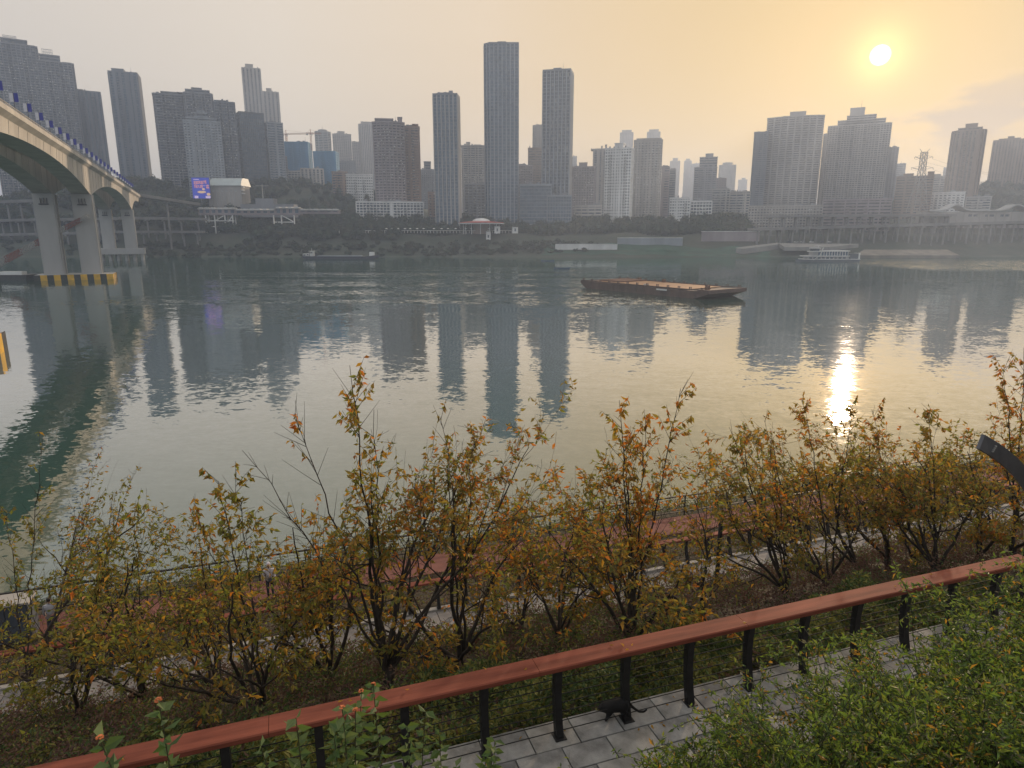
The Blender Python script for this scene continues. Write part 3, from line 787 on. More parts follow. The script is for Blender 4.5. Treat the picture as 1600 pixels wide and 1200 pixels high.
# local frame: +y along the bridge away from the camera, +x to the right, origin under the deck edge at the mid pier
def depth_at(s):
    u = (s / SPAN) % 1.0
    t = abs(2 * u - 1)
    return 5.4 + 9.8 * t ** 2.1
S0, S1 = -330.0, 332.0
for gi, xo in enumerate((0.0, -15.7)):
    m = MB()
    ss = list(np.arange(S0, S1 + 0.1, 6.125))
    ring = []
    for s_ in ss:
        dz = depth_at(s_) if s_ < SPAN else 5.4 + 9.8 * max(0.0, 1 - (s_ - SPAN) / 60) ** 2
        ring.append([(xo - 1.7, s_, ZD - 2.2), (xo - 2.1, s_, ZD - dz), (xo - 9.9, s_, ZD - dz), (xo - 10.3, s_, ZD - 2.2)])
    for a, b in zip(ring, ring[1:]):
        m.add(a + b, [(0, 1, 5, 4), (1, 2, 6, 5), (2, 3, 7, 6), (3, 0, 4, 7)])
    bgd = m.build('box_girder', CONC, bridge)
    m = MB()
    for s_, r_ in zip(ss[::2], ring[::2]):
        m.bar(Vector(r_[0]) + Vector((.01, 0, -.1)), Vector(r_[1]) + Vector((.01, 0, .1)), .10, .10)
    m.build('segment_joint', CONC_D, bgd, kind='stuff')
    m = MB()
    m.add([(xo - 12.2, S0, ZD - 1.1), (xo - 10.3, S0, ZD - 2.2), (xo - 1.7, S0, ZD - 2.2), (xo, S0, ZD - 1.0), (xo, S0, ZD), (xo - 12.2, S0, ZD),
           (xo - 12.2, S1, ZD - 1.1), (xo - 10.3, S1, ZD - 2.2), (xo - 1.7, S1, ZD - 2.2), (xo, S1, ZD - 1.0), (xo, S1, ZD), (xo - 12.2, S1, ZD)],
          [(0, 6, 7, 1), (1, 7, 8, 2), (2, 8, 9, 3), (3, 9, 10, 4), (4, 10, 11, 5), (5, 11, 6, 0), (0, 1, 2, 3, 4, 5), (6, 11, 10, 9, 8, 7)])
    m.build('deck_slab', CONC, bridge)
    m = MB(); m.box(xo - 11.4, xo - 0.8, S0, S1, ZD + 0.004, ZD + 0.08); m.build('roadway', ASPH, bridge)
    for e in ((xo - 0.45, xo - 0.02), (xo - 12.18, xo - 11.75)):
        m = MB(); m.box(e[0], e[1], S0, S1, ZD + 0.002, ZD + 0.55)
        for s_ in np.arange(S0, S1, 4.0):
            m.box(e[0] + 0.12, e[0] + 0.27, s_, s_ + 0.15, ZD + 0.55, ZD + 1.25)
        m.box(e[0] + 0.1, e[0] + 0.3, S0, S1, ZD + 1.22, ZD + 1.36); m.box(e[0] + 0.14, e[0] + 0.24, S0, S1, ZD + 0.88, ZD + 0.96)
        m.build('parapet', CONC, bridge)
    for s_, zb in ((-SPAN, 3.6), (0.0, 2.6), (SPAN, 10.0)):
        m = MB()
        m.box(xo - 9.6, xo - 2.0, s_ - 4.2, s_ + 4.2, zb, ZD - depth_at(0) + 0.4)
        for sy in (-1, 1):                                   # shallow buttress strips down the side faces
            m.box(xo - 2.0, xo - 1.4, s_ + sy * 3.0 - 0.7, s_ + sy * 3.0 + 0.7, zb, ZD - depth_at(0) + 0.2)
            m.box(xo - 10.2, xo - 9.6, s_ + sy * 3.0 - 0.7, s_ + sy * 3.0 + 0.7, zb, ZD - depth_at(0) + 0.2)
        pr = m.build('pier', CONC_P, bridge)
        m = MB()
        for k in range(3): m.box(xo - 7.2 + k * 1.3, xo - 6.9 + k * 1.3, s_ - 4.9, s_ - 4.3, ZD - 19.5, ZD - 17)
        m.box(xo - 7.9, xo - 3.9, s_ - 5.0, s_ - 4.25, ZD - 20.2, ZD - 19.6)
        m.build('service_ledge', STEEL_D, pr)
for s_, zb in ((-SPAN, 3.6), (0.0, 2.6), (SPAN, 10.0)):
    XR = 6.5 if s_ < 0 else 3.7
    m = MB(); m.box(-29.5, XR, s_ - 9, s_ + 9, zb - 4.6, zb)
    cap = m.build('pile_cap', CONC_P, bridge)
    if zb < 5:
        n = 12
        for k in range(n):
            x0 = -29.5 + (XR + 29.5) * k / n; x1 = -29.5 + (XR + 29.5) * (k + 1) / n
            q = MB(); q.box(x0 + 0.004, x1 - 0.004, s_ - 9.12, s_ - 9.003, -0.9, zb + 0.08); q.build('hazard_stripe', YEL if k % 2 else BLK, cap)
        for k in range(6):
            y0 = s_ - 9.1 + 18.2 * k / 6; y1 = y0 + 18.2 / 6
            q = MB(); q.box(XR + 0.003, XR + 0.12, y0 + 0.004, y1 - 0.004, -0.9, zb + 0.08); q.build('hazard_stripe', BLK if k % 2 else YEL, cap)
    else:
        for k in range(6):
            for j in range(2):
                q = MB(); q.tube([(-27.5 + k * 5.8, s_ - 5 + j * 10, -6), (-27.5 + k * 5.8, s_ - 5 + j * 10, zb - 4.5)], 1.1, 10); q.build('pile', CONC_P, cap)
BLUE = mat('banner_blue', (0.02, 0.03, 0.28), 0.6, 0.1)
WHT = mat('banner_white', (0.62, 0.62, 0.66), 0.6, 0.06)
ORD = 'first second third fourth fifth sixth seventh eighth ninth tenth eleventh twelfth thirteenth fourteenth fifteenth sixteenth seventeenth eighteenth nineteenth twentieth twenty-first twenty-second twenty-third twenty-fourth twenty-fifth twenty-sixth'.split()
proto = None
for k in range(26):
    s_ = -190 + k * 17.5
    c = P0 + AX * s_ - RT * 0.25
    if proto is None:
        proto = thing('banner_pole', 'x', 'banner', (0, 0, 0), 0, 'banner poles along the bridge parapet')
        m = MB(); m.tube([(0, 0, 0), (0, 0, 4.6)], [0.09, 0.06], 6); m.build('pole', STEEL_D, proto)
        m = MB(); m.box(0.08, 1.15, -0.02, 0.02, 1.9, 4.3); m.build('blue_banner', BLUE, proto)
        m = MB(); m.box(-1.0, -0.08, -0.02, 0.02, 1.9, 4.3); m.build('white_banner', WHT, proto)
        o = proto
    else:
        o = copy_tree(proto)
    o.location = (c.x, c.y, ZD + 1.3); o.rotation_euler = (0, 0, R(20))
    o['label'] = 'blue and white banner pole on the bridge parapet, %s from the near end' % ORD[k]

# ------------------------------------------------------------------ viaducts and ramps on the far bank
def viaduct(name, label, a, b, wdt, thick, cols, zfoot, cw=1.4, rail=True):
    a, b = Vector(a), Vector(b)
    t = thing(name, label, 'viaduct', (a.x, a.y, 0))
    d = (b - a); L = d.length; d.normalize(); nrm = Vector((-d.y, d.x, 0)).normalized()
    def P(s, w, z): 
        p = d * s + nrm * w
        return Vector((p.x, p.y, a.z + p.z + z))
    m = MB(); q = [P(0, -wdt / 2, 0), P(0, wdt / 2, 0), P(L, wdt / 2, 0), P(L, -wdt / 2, 0)]
    lo = [p - Vector((0, 0, thick)) for p in q]
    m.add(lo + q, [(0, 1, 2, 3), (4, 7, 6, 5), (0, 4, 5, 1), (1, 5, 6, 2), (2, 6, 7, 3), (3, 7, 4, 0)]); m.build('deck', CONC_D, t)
    for w in (-wdt / 2, wdt / 2):
        m = MB(); m.bar(P(0, w, 0.5), P(L, w, 0.5), 0.3, 1.0); m.build('parapet', CONC_D, t)
    for k in range(cols):
        s_ = L * (k + 0.5) / cols
        m = MB()
        for w in ((-wdt * 0.32, wdt * 0.32) if wdt > 9 else (0,)):
            p = P(s_, w, -thick)
            zf = min(far_h(a.x + p.x, a.y + p.y) - 1, p.z - 2) if zfoot is None else zfoot
            m.box(p.x - cw / 2, p.x + cw / 2, p.y - cw / 2, p.y + cw / 2, zf, p.z - 0.004)
        p0, p1 = P(s_, -wdt * 0.42, -thick - 0.7), P(s_, wdt * 0.42, -thick - 0.7)
        m.bar(p0, p1, cw * 1.15, 1.38)
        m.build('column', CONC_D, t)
    return t
viaduct('road_viaduct', 'long lower riverside viaduct on tall columns at the right', at(1172, 358, 686), at(1660, 345, 700), 14, 1.6, 27, 2)
viaduct('road_viaduct', 'upper road viaduct below the two big blocks at the right', at(1195, 338, 728), at(1490, 336, 735), 10, 1.3, 15, None)
viaduct('road_viaduct', 'riverside viaduct with T-shaped piers right of the far bridge pier', at(190, 340, 700), at(322, 342, 700), 9, 1.6, 5, None)
viaduct('road_viaduct', 'lower service road deck right of the far bridge pier', at(150, 362, 684), at(318, 362, 684), 8, 1.4, 8, None)
viaduct('road_viaduct', 'curving grey approach ramp leaving the bridge for the hillside', at(206, 303, 640), at(309, 319, 705), 8, 1.6, 1, None)
viaduct('road_viaduct', 'grey road deck seen under the bridge at the left edge', at(-60, 317, 700), at(62, 313, 690), 9, 1.8, 6, None)
viaduct('road_viaduct', 'second road deck under the bridge, behind the nearer piers', at(-60, 345, 690), at(190, 341, 695), 9, 1.6, 10, None)
viaduct('road_viaduct', 'lowest road deck close to the water behind the nearer piers', at(-60, 368, 676), at(160, 363, 680), 8, 1.4, 10, None)

# concrete quay and slipway on the right
def slab(name, label, cat, pts, thick, m_, kind=None):
    m = MB(); n = len(pts); pts = [Vector(p) for p in pts]
    m.add([p - Vector((0, 0, thick)) for p in pts] + pts, [tuple(range(n - 1, -1, -1)), tuple(range(n, 2 * n))] + [(i, (i + 1) % n, n + (i + 1) % n, n + i) for i in range(n)])
    return tag(m.build(name, m_), label, cat, kind=kind)
QUAY = mat('quay_concrete', (0.25, 0.245, 0.23), 0.9, 0.14, 0.12, detail=7)
slab('concrete_quay', 'pale concrete quay with parked cars behind the white ferry', 'quay', [at(1226, 386, 648), at(1296, 386, 648), at(1342, 381, 664), at(1216, 380, 664)], 3.5, QUAY)
slab('concrete_slipway', 'pale concrete slipway running down left of the quay', 'slipway', [at(1150, 387, 655), at(1160, 389, 652), at(1222, 381, 664), at(1214, 379, 668)], 5, QUAY)
slab('sand_bar', 'low sandy spit at the waterline right of the quay', 'spit', [at(1335, 399, 618), at(1500, 399, 618), at(1480, 390, 640), at(1350, 390, 640)], 5, mat('sand', (0.20, 0.18, 0.15), 0.95, 0.2, 0.1))
def wallthing(label, px0, px1, y0, y1, D, m_, cap=True):
    a, b = at(px0, y1, D), at(px1, y1, D)
    t = thing('retaining_wall', label, 'wall', (a.x, D, a.z - 2))
    w, h = b.x - a.x, at(px0, y0, D).z - a.z + 2
    m = MB(); m.box(0, w, 0, 1.2, 0, h); m.build('wall_face', m_, t)
    m = MB(); m.box(-0.2, w + 0.2, -0.3, 1.5, h + 0.003, h + 0.5); m.build('coping', W['white'], t)
    n = max(2, int(w / 9))
    for k in range(n + 1):
        q = MB(); q.box(w * k / n - 0.3, w * k / n + 0.3, -0.35, -0.003, 0, h - 0.1); q.build('buttress', m_, t)
    return t
wallthing('long white floating landing stage below the bank at right-centre', 868, 964, 382, 387, 652, W['white'])
wallthing('pale low flood wall right of the white landing stage', 965, 1066, 372, 381, 672, W['steel'])
wallthing('mauve retaining wall left of the lower viaduct', 1096, 1186, 362, 374, 682, W['mauve'])
gb = MB(); gx = np.linspace(ray(850, 390)[0] * 655, ray(1200, 390)[0] * 655, 60); gy = np.linspace(640, 674, 12)
gb.v = [(x + 4 * math.sin(y * .4 + x), y + 2.5 * math.sin(x * .15), far_h(x + 4 * math.sin(y * .4 + x), y + 2.5 * math.sin(x * .15)) + .25) for y in gy for x in gx]
gb.f = [(j * 60 + i, j * 60 + i + 1, j * 60 + 61 + i, j * 60 + 60 + i) for j in range(11) for i in range(59)]; gb.m = [0] * len(gb.f)
tag(gb.build('mown_bank', mat('bank_grass', (0.035, 0.085, 0.055), 0.95, 0.25, 0.06, bump=0.3, bscale=0.6)), 'smooth green grass bank below the pale flood wall', 'grass bank')

# ------------------------------------------------------------------ riverside buildings
# footbridge station with white roof
t = thing('ferry_station', 'long white-roofed station hall on a steel frame above the left bank', 'station', at(312, 352, 712))
W0 = at(312, 352, 712); s1 = (at(530, 352, 712) - W0).x
def sx(px): return (px - 312) / (530 - 312) * s1
def sz(py): return at(400, py, 712).z - W0.z
for k, (a, b, y0, y1) in enumerate(((312, 370, 336, 326), (370, 432, 336, 328), (432, 470, 336, 325), (470, 530, 334, 328))):
    m = MB(); m.box(sx(a) + 0.01, sx(b) - 0.01, 0, 9, sz(y0), sz(y1) - 0.8); m.build('hall', W['mauve'], t)
    m = MB(); n = 6
    pr = [(sx(a) - 0.5, sz(y1) - 0.8), (sx(a) - 0.5, sz(y1))]
    m.box(sx(a) - 0.3, sx(b) + 0.3 - 0.6 * (k < 3), -1.6, 10.4, sz(y1) - 0.79 + 0.02 * k, sz(y1) + 0.25 + 0.02 * k); rf = m.build('roof', W['pale'], t)
    nn = max(2, int((b - a) / 9))
    for j in range(nn):
        q = MB(); xa = sx(a) + (sx(b) - sx(a)) * (j + 0.2) / nn; xb = sx(a) + (sx(b) - sx(a)) * (j + 0.75) / nn
        q.box(xa, xb, -1.3, 9, sz(y1) + 0.28 + 0.02 * k, sz(y1) + 1.1); q.build('rooflight', W['white'], rf)
        q = MB(); q.box(xa, xb, -0.12, -0.004, sz(y0) + 2.2, sz(y1) - 1.2); q.build('window', G_BLUE, t)
for px in (322, 336, 352, 364):
    for yy in (1, 8):
        m = MB(); m.bar((sx(px), yy, sz(378) if px < 345 else sz(354)), (sx(px), yy, sz(336)), 1.1); m.build('frame_leg', W['white'], t)
for py in (345, 354):
    m = MB(); m.bar((sx(322), 1, sz(py)), (sx(366), 1, sz(py)), 0.9); m.build('frame_beam', W['white'], t)
m = MB(); m.bar((sx(352), 1, sz(353)), (sx(364), 1, sz(337)), 0.7); m.bar((sx(336), 1, sz(345)), (sx(350), 1, sz(337)), 0.7); m.build('frame_brace', W['white'], t)
for px in (428, 440, 460):
    m = MB(); m.bar((sx(px), 1, sz(350)), (sx(px), 1, sz(335)), 1.0); m.build('frame_leg', W['white'], t)
m = MB(); m.bar((sx(428), 1, sz(347)), (sx(460), 1, sz(347)), 0.9); m.bar((sx(440), 1, sz(336)), (sx(458), 1, sz(346)), 0.8); m.build('frame_brace', W['white'], t)
t = thing('terrace_building', 'stepped grey concrete building behind the white-roofed station', 'building', at(376, 326, 745))
o = at(376, 326, 745)
for k, (a, b, y0, y1) in enumerate(((376, 460, 332, 319), (400, 428, 319, 310))):
    m = MB(); m.box((a - 376) * 0.69, (b - 376) * 0.69, 0.5 * k, 14 - k, at(400, y0, 745).z - o.z - (5 if k == 0 else 0) , at(400, y1, 745).z - o.z); m.build('storey', W['grey'], t)
m = MB(); m.bar((35 * 0.69, 3, at(400, 310, 745).z - o.z), (35 * 0.69, 3, at(400, 288, 745).z - o.z), 0.5); m.bar((25 * 0.69, 3, at(400, 290, 745).z - o.z), (45 * 0.69, 3, at(400, 290, 745).z - o.z), 0.4); m.build('light_mast', W['pale'], t)

# theatre with pale vaulted roof, and the lit advertising screen on its corner
o = at(326, 312, 790); t = thing('theatre', 'grey hall with a pale curved roof beside the lit screen', 'building', o)
ww = (at(378, 312, 790) - o).x; hz = lambda py: at(350, py, 790).z - o.z
m = MB(); m.box(0, ww, 0, 26, -8, hz(289)); m.build('wall', W['beige'], t)
m = MB(); prof = []
for k in range(7):
    u = k / 6
    prof.append((-2 + 16 * u, hz(290) + (hz(277) - hz(290)) * math.sin(u * math.pi / 2)))
prof += [(28, hz(277)), (28, hz(290))]
n = len(prof); L = [(2 if i < 99 else 0, y, z) for i, (y, z) in enumerate(prof)]
m.add([(1.5 + 0.16 * (z - hz(290)) * 0, y, z) for y, z in prof] + [(ww + 1 - 0.28 * max(0, z - hz(290)), y, z) for y, z in prof],
      [tuple(range(n)), tuple(range(2 * n - 1, n - 1, -1))] + [(i, i + n, (i + 1) % n + n, (i + 1) % n) for i in range(n)])
m.build('roof', mat('pale_roof', (0.42, 0.48, 0.48), 0.5, 0.06, 0.1), t)
for k in range(6):
    x = ww * (0.16 + 0.135 * k)
    m = MB(); m.lathe([(1.7, 0), (1.7, 0.25), (1.2, 0.3), (1.2, 0.05)], 14)
    a = m.build('round_window', W['pale'], t); a.rotation_euler = (R(90), 0, 0); a.location = (x, -0.004, hz(298))
    m = MB(); m.box(x - 1.9, x - 1.3, -0.7, -0.004, -6, hz(301)); m.build('column', W['pale'], t)
for k in range(3):
    m = MB(); m.box(ww, ww + 2.2, 1, 6, hz(293 + k * 5), hz(291 + k * 5)); m.build('balcony', W['white'], t)
SCREEN = mat('screen_blue', (0.01, 0.02, 0.2), 0.4, 0.1, 0.1, emit=((0.03, 0.06, 0.55), 0.5))
SCR_O = mat('screen_orange', (0.5, 0.2, 0.15), 0.4, 0.05, 0.3, emit=((1.0, 0.36, 0.24), 0.5))
SCR_W = mat('screen_white', (0.5, 0.45, 0.5), 0.4, 0.05, 0.3, emit=((0.72, 0.52, 0.9), 0.5))
SCR_G = mat('screen_gold', (0.4, 0.3, 0.2), 0.4, 0.2, 0.3, emit=((0.8, 0.5, 0.3), 0.55))
o = at(302, 310, 780); t = thing('advertising_screen', 'lit blue advertising screen with orange characters on the hillside', 'screen', o, R(4))
sw = (at(328.5, 310, 780) - o).x; hh = at(302, 277.5, 780).z - o.z
m = MB(); m.box(0, sw, 0, 1.2, 0, hh); m.build('panel', SCREEN, t)
m = MB(); m.box(-0.4, sw + 0.4, 0.1, 1.4, -0.4, hh + 0.4); m.build('frame', W['dark'], t)
def U(u, v): return (u * sw, (1 - v) * hh)
GL = {  # strokes of the characters as u0,v0,u1,v1 boxes in a unit cell
    'a': [(0, 0, .2, 1), (0, 0, 1, .16), (.8, 0, 1, 1), (0, .84, 1, 1), (.3, .4, .7, .56)],
    'b': [(.1, 0, .26, 1), (0, .25, .4, .4), (.5, 0, .95, .16), (.5, .42, 1, .58), (.66, 0, .82, 1), (.5, .84, 1, 1)],
    'c': [(0, .1, .38, .25), (.12, .1, .28, 1), (0, .85, .4, 1), (.5, 0, .64, 1), (.5, 0, 1, .15), (.86, 0, 1, 1), (.5, .5, 1, .64)],
    'd': [(0, .12, 1, .28), (.42, 0, .58, 1), (.1, .5, .26, 1), (.74, .5, .9, 1), (0, .84, 1, 1)],
    'n': [(.2, .1, .36, .7), (.05, .7, .25, 1), (.2, .25, .75, .4), (.62, .25, .78, .95), (.62, .85, 1, 1)],
    'y': [(0, .42, 1, .58)],
}
m = MB()
def glyph(m, g, u, v, w, h):
    for a, b, c, d in GL[g]:
        x0, z1 = U(u + a * w, v + b * h); x1, z0 = U(u + c * w, v + d * h)
        m.box(x0, x1, -0.12, -0.004, z0, z1)
for k, g in enumerate('acdb'): glyph(m, g, .13 + .185 * k, .17 - 0.012 * k, .165, .14)
for k, g in enumerate('bnc'): glyph(m, g, .13 + .165 * k, .34, .15, .15)
glyph(m, 'd', .80, .33, .17, .18)
m.build('orange_lettering', SCR_O, t)
m = MB(); glyph(m, 'y', .64, .34, .13, .10)
for k in range(7): x0, z1 = U(.12 + .045 * k, .07); x1, z0 = U(.15 + .045 * k, .11); m.box(x0, x1, -0.12, -0.004, z0, z1)
x0, z1 = U(.09, .87); x1, z0 = U(.30, .99); m.box(x0, x1, -0.12, -0.004, z0, z1)
x0, z1 = U(.72, .89); x1, z0 = U(1.0, .99); m.box(x0, x1, -0.12, -0.004, z0, z1)
m.build('white_lettering', SCR_W, t)
m = MB(); 
for (u, v, a, b) in ((.52, .69, .25, .06), (.90, .80, .11, .075), (.64, .55, .09, .05)):
    pts = [U(u + a * math.cos(2 * math.pi * k / 14), v + b * math.sin(2 * math.pi * k / 14)) for k in range(14)]
    m.add([(x, -0.1, z) for x, z in pts], [tuple(range(14))])
m.build('picture_dish', SCR_G, t)
m = MB(); m.bar((sw * 0.5, 0.7, -9), (sw * 0.5, 0.7, 0), 6, 1.0); m.build('support', W['dark'], t)

# red pavilion
o = at(752, 358, 706); t = thing('red_pavilion', 'red saucer-roofed pavilion with a white dome in the tree belt', 'pavilion', o)
q = 706 / 1067.0
m = MB(); m.lathe([(35 * q, (358 - 349) * q + 0.3), (35 * q, (358 - 347.8) * q), (14 * q, (358 - 346) * q), (13 * q, (358 - 346.2) * q)], 28); m.build('roof_rim', mat('red_paint', (0.45, 0.06, 0.045), 0.55, 0.12, 0.2), t)
m = MB(); m.lathe([(36 * q, (358 - 350.2) * q), (36.2 * q, (358 - 348.9) * q), (14 * q, (358 - 350.2) * q)], 28); m.build('roof_edge', W['white'], t)
m = MB(); m.lathe([(14 * q * math.cos(a), (358 - 346.4) * q + 5 * q * math.sin(a)) for a in np.linspace(0, 1.5, 7)], 24); m.build('dome', W['white'], t, smooth=True)
m = MB(); m.lathe([(13 * q, -5), (13 * q, (358 - 350.4) * q)], 16); m.build('core_wall', W['brown'], t)
for k in range(12):
    a = 2 * math.pi * k / 12
    m = MB(); m.tube([(28 * q * math.cos(a), 28 * q * math.sin(a), -5), (28 * q * math.cos(a), 28 * q * math.sin(a), 7.8 * q)], 0.35, 6); m.build('column', W['white'], t)
for px, w, y0, y1, lab in ((777, 9, 354, 360, 'small white kiosk tucked under the right rim of the red pavilion'), (805, 9, 355, 360, 'small white kiosk standing clear to the right of the red pavilion'), (763, 7, 362, 370, 'pale gate house on the steps below the red pavilion')):
    o = at(px, y1, 690); k_ = thing('kiosk', lab, 'kiosk', o)
    s_ = 690 / 1067.0
    m = MB(); m.box(-w / 2 * s_, w / 2 * s_, 0, 4, -3, (y1 - y0) * s_); m.build('wall', W['white'], k_)
    m = MB(); m.box(-w / 2 * s_ - 0.4, w / 2 * s_ + 0.4, -0.4, 4.4, (y1 - y0) * s_ + 0.003, (y1 - y0) * s_ + 0.35); m.build('roof', W['pale'], k_)
    m = MB(); m.box(-0.7, 0.7, -0.08, -0.004, -1.0, 1.9); m.build('door', W['dark'], k_)
# white balustrade and parasols on the promenade
t = thing('promenade_balustrade', 'pale balustrade along the promenade under the tree belt', 'balustrade', at(530, 362, 700))
o = at(530, 362, 700); ln = (at(800, 362, 700) - o).x
m = MB(); m.bar((0, 0, 1.1), (ln, 0, 1.1), 0.35); m.build('rail', W['white'], t)
for k in range(54): 
    m = MB(); m.box(ln * k / 53 - 0.2, ln * k / 53 + 0.2, -0.2, 0.2, -1.5, 0.92); m.build('baluster', W['white'], t)
proto = None
for k, px in enumerate((604, 612, 622, 633, 641, 652, 662, 678, 690, 700, 712, 728, 736, 764)):
    p = at(px, 361, 697)
    if proto is None:
        proto = thing('parasol', 'x', 'parasol', p, 0, 'white parasols along the promenade')
        m = MB(); m.tube([(0, 0, -1.5), (0, 0, 2.3)], 0.06, 6); m.build('pole', W['grey'], proto)
        m = MB(); m.lathe([(1.7, 2.1), (0.1, 3.0)], 8); m.build('canopy', W['white'], proto); o = proto
    else: o = copy_tree(proto)
    o.location = p; o['label'] = 'white parasol on the far promenade, %s from the left' % ORD[k]

# right-hand station with waved roof
o = at(1440, 345, 742); t = thing('metro_station', 'long low station with a waved pale roof at the right edge', 'station', o)
q = 742 / 1068.0; hz = lambda py: at(1500, py, 742).z - o.z
m = MB(); m.box(0, 175 * q, 0, 12, hz(348), hz(331)); m.build('wall', W['beige'], t)
m = MB(); pts = []
for k in range(71):
    px = 1448 + k * 2.5
    y = 328 - 9 * math.exp(-((px - 1490) / 12) ** 2) - 9 * math.exp(-((px - 1585) / 13) ** 2)
    pts.append(((px - 1440) * q, hz(y)))
n = len(pts)
m.add([(x, -2.5, z) for x, z in pts] + [(x, 13, z) for x, z in pts] + [(x, -2.5, z - 1.6) for x, z in pts] + [(x, 13, z - 1.6) for x, z in pts],
      [(i, i + 1, n + i + 1, n + i) for i in range(n - 1)] + [(2 * n + i, 3 * n + i, 3 * n + i + 1, 2 * n + i + 1) for i in range(n - 1)] + [(i, 2 * n + i, 2 * n + i + 1, i + 1) for i in range(n - 1)])
m.build('roof', W['pale'], t, smooth=True)
for k, px in enumerate((1448, 1472, 1512, 1538, 1562)):
    m = MB(); m.box((px - 1440) * q, (px - 1440 + 14) * q, -0.15, -0.004, hz(338.5), hz(335)); m.build('window', G_DARK, t)
for k in range(14):
    m = MB(); m.box(k * 12.4 * q + 2, k * 12.4 * q + 3.4, -0.6, -0.004, hz(356), hz(332)); m.build('pilaster', W['beige'], t)
m = MB(); m.box(0.3, 175 * q - 0.3, 2, 11, hz(356), hz(348)); m.build('undercroft', W['mauve'], t)

# power pylon
o = at(1432, 332, 846); t = thing('power_pylon', 'steel lattice power pylon against the yellow sky', 'pylon', o)
q = 846 / 1075.0; M_LAT = mat('galvanised_steel', (0.30, 0.29, 0.28), 0.5, 0.1, 1.0, metal=0.5)
hts = [0, 16, 30, 42, 54, 66, 74, 82, 90]; hts = [h * q for h in hts]
def hw(z): return (10.5 - 7.0 * min(1, z / (62 * q))) * q
for k in range(len(hts) - 1):
    m = MB(); z0, z1 = hts[k], hts[k + 1]; a, b = hw(z0), hw(z1)
    c0 = [(-a, -a, z0), (a, -a, z0), (a, a, z0), (-a, a, z0)]; c1 = [(-b, -b, z1), (b, -b, z1), (b, b, z1), (-b, b, z1)]
    for i in range(4):
        j = (i + 1) % 4
        m.bar(c0[i], c1[i], 0.55); m.bar(c0[i], c1[j], 0.32); m.bar(c0[j], c1[i], 0.32); m.bar(c1[i], c1[j], 0.32)
    m.build('lattice_bay', M_LAT, t)
for zc, l in ((66, 17), (82, 14)):
    for s_ in (-1, 1):
        m = MB(); e = (s_ * l * q, 0, zc * q + 0.8)
        m.bar((s_ * 4 * q, -2, zc * q - 1.2), e, 0.35); m.bar((s_ * 4 * q, 2, zc * q - 1.2), e, 0.35); m.bar((s_ * 4 * q, 0, zc * q + 2.6), e, 0.35)
        m.bar(e, (e[0], 0, e[2] - 2.2), 0.3); m.build('cross_arm', M_LAT, t)
for s_ in (-1, 1):
    m = MB(); m.bar((s_ * 2 * q, 0, 88 * q), (s_ * 8 * q, 0, 95 * q), 0.4); m.build('peak_horn', M_LAT, t)
o2 = o
for k, (zc, l) in enumerate(((66, 17), (82, 14))):
    for s_ in (-1, 1):
        p0 = Vector((o.x + s_ * l * q, o.y, o.z + zc * q - 1.4)); p1 = Vector((o.x + 260, o.y + 190, o.z + zc * q - 5 + s_))
        pts = [p0.lerp(p1, u) - Vector((0, 0, 22 * u * (1 - u))) for u in np.linspace(0, 1, 10)]
        m = MB(); m.tube(pts, 0.09, 4)
        tag(m.build('power_line', STEEL_D), '%s power cable strung right from the %s pylon arm' % ('near left' if s_ < 0 else 'right', 'lower' if k == 0 else 'upper'), 'cable')

# tower cranes
def crane(label, px, ytop, ybase, D, jl, jr, rz):
    o = at(px, ybase, D); t = thing('tower_crane', label, 'crane', o, rz); hgt = at(px, ytop, D).z - o.z; q = D / 1090.0
    MC = mat('crane_red', (0.32, 0.13, 0.07), 0.6, 0.15)
    m = MB(); n = int(hgt / 2.4)
    for k in range(n):
        z0, z1 = hgt * k / n, hgt * (k + 1) / n
        for i, (a, b) in enumerate(((-1, -1), (1, -1), (1, 1), (-1, 1))):
            c, d = ((1, -1), (1, 1), (-1, 1), (-1, -1))[i]
            m.bar((a, b, z0), (a, b, z1), 0.35); m.bar((a, b, z0), (c, d, z1), 0.22)
    m.build('mast', MC, t)
    for nm, l in (('jib', jr * q), ('counter_jib', -jl * q)):
        m = MB(); n = max(2, int(abs(l) / 2.5))
        for k in range(n):
            x0, x1 = l * k / n, l * (k + 1) / n
            m.bar((x0, -0.7, hgt), (x1, -0.7, hgt), 0.3); m.bar((x0, 0.7, hgt), (x1, 0.7, hgt), 0.3); m.bar((x0, 0, hgt + 1.6), (x1, 0, hgt + 1.6), 0.3)
            m.bar((x0, -0.7, hgt), (x1, 0, hgt + 1.6), 0.2); m.bar((x0, 0.7, hgt), (x1, 0, hgt + 1.6), 0.2)
        m.build(nm, MC, t)
    m = MB(); m.bar((0, 0, hgt), (0, 0, hgt + 6), 0.7); m.bar((0, 0, hgt + 6), (jr * q * 0.7, 0, hgt + 1.6), 0.14); m.bar((0, 0, hgt + 6), (-jl * q * 0.8, 0, hgt + 1.6), 0.14); m.build('tower_head', MC, t)
    m = MB(); m.box(-jl * q * 0.95, -jl * q * 0.6, -0.9, 0.9, hgt - 2, hgt + 0.1); m.build('counterweight', W['grey'], t)
    m = MB(); m.box(0.8, 2.4, -0.8, 0.8, hgt - 2.4, hgt - 0.2); m.build('cab', W['white'], t)
crane('tower crane with its jib pointing right above the blue netting', 448, 210, 224, 1020, 6, 44, R(-6))
crane('taller-looking tower crane with a short jib right of the other crane', 487, 209, 235, 1012, 7, 16, R(10))

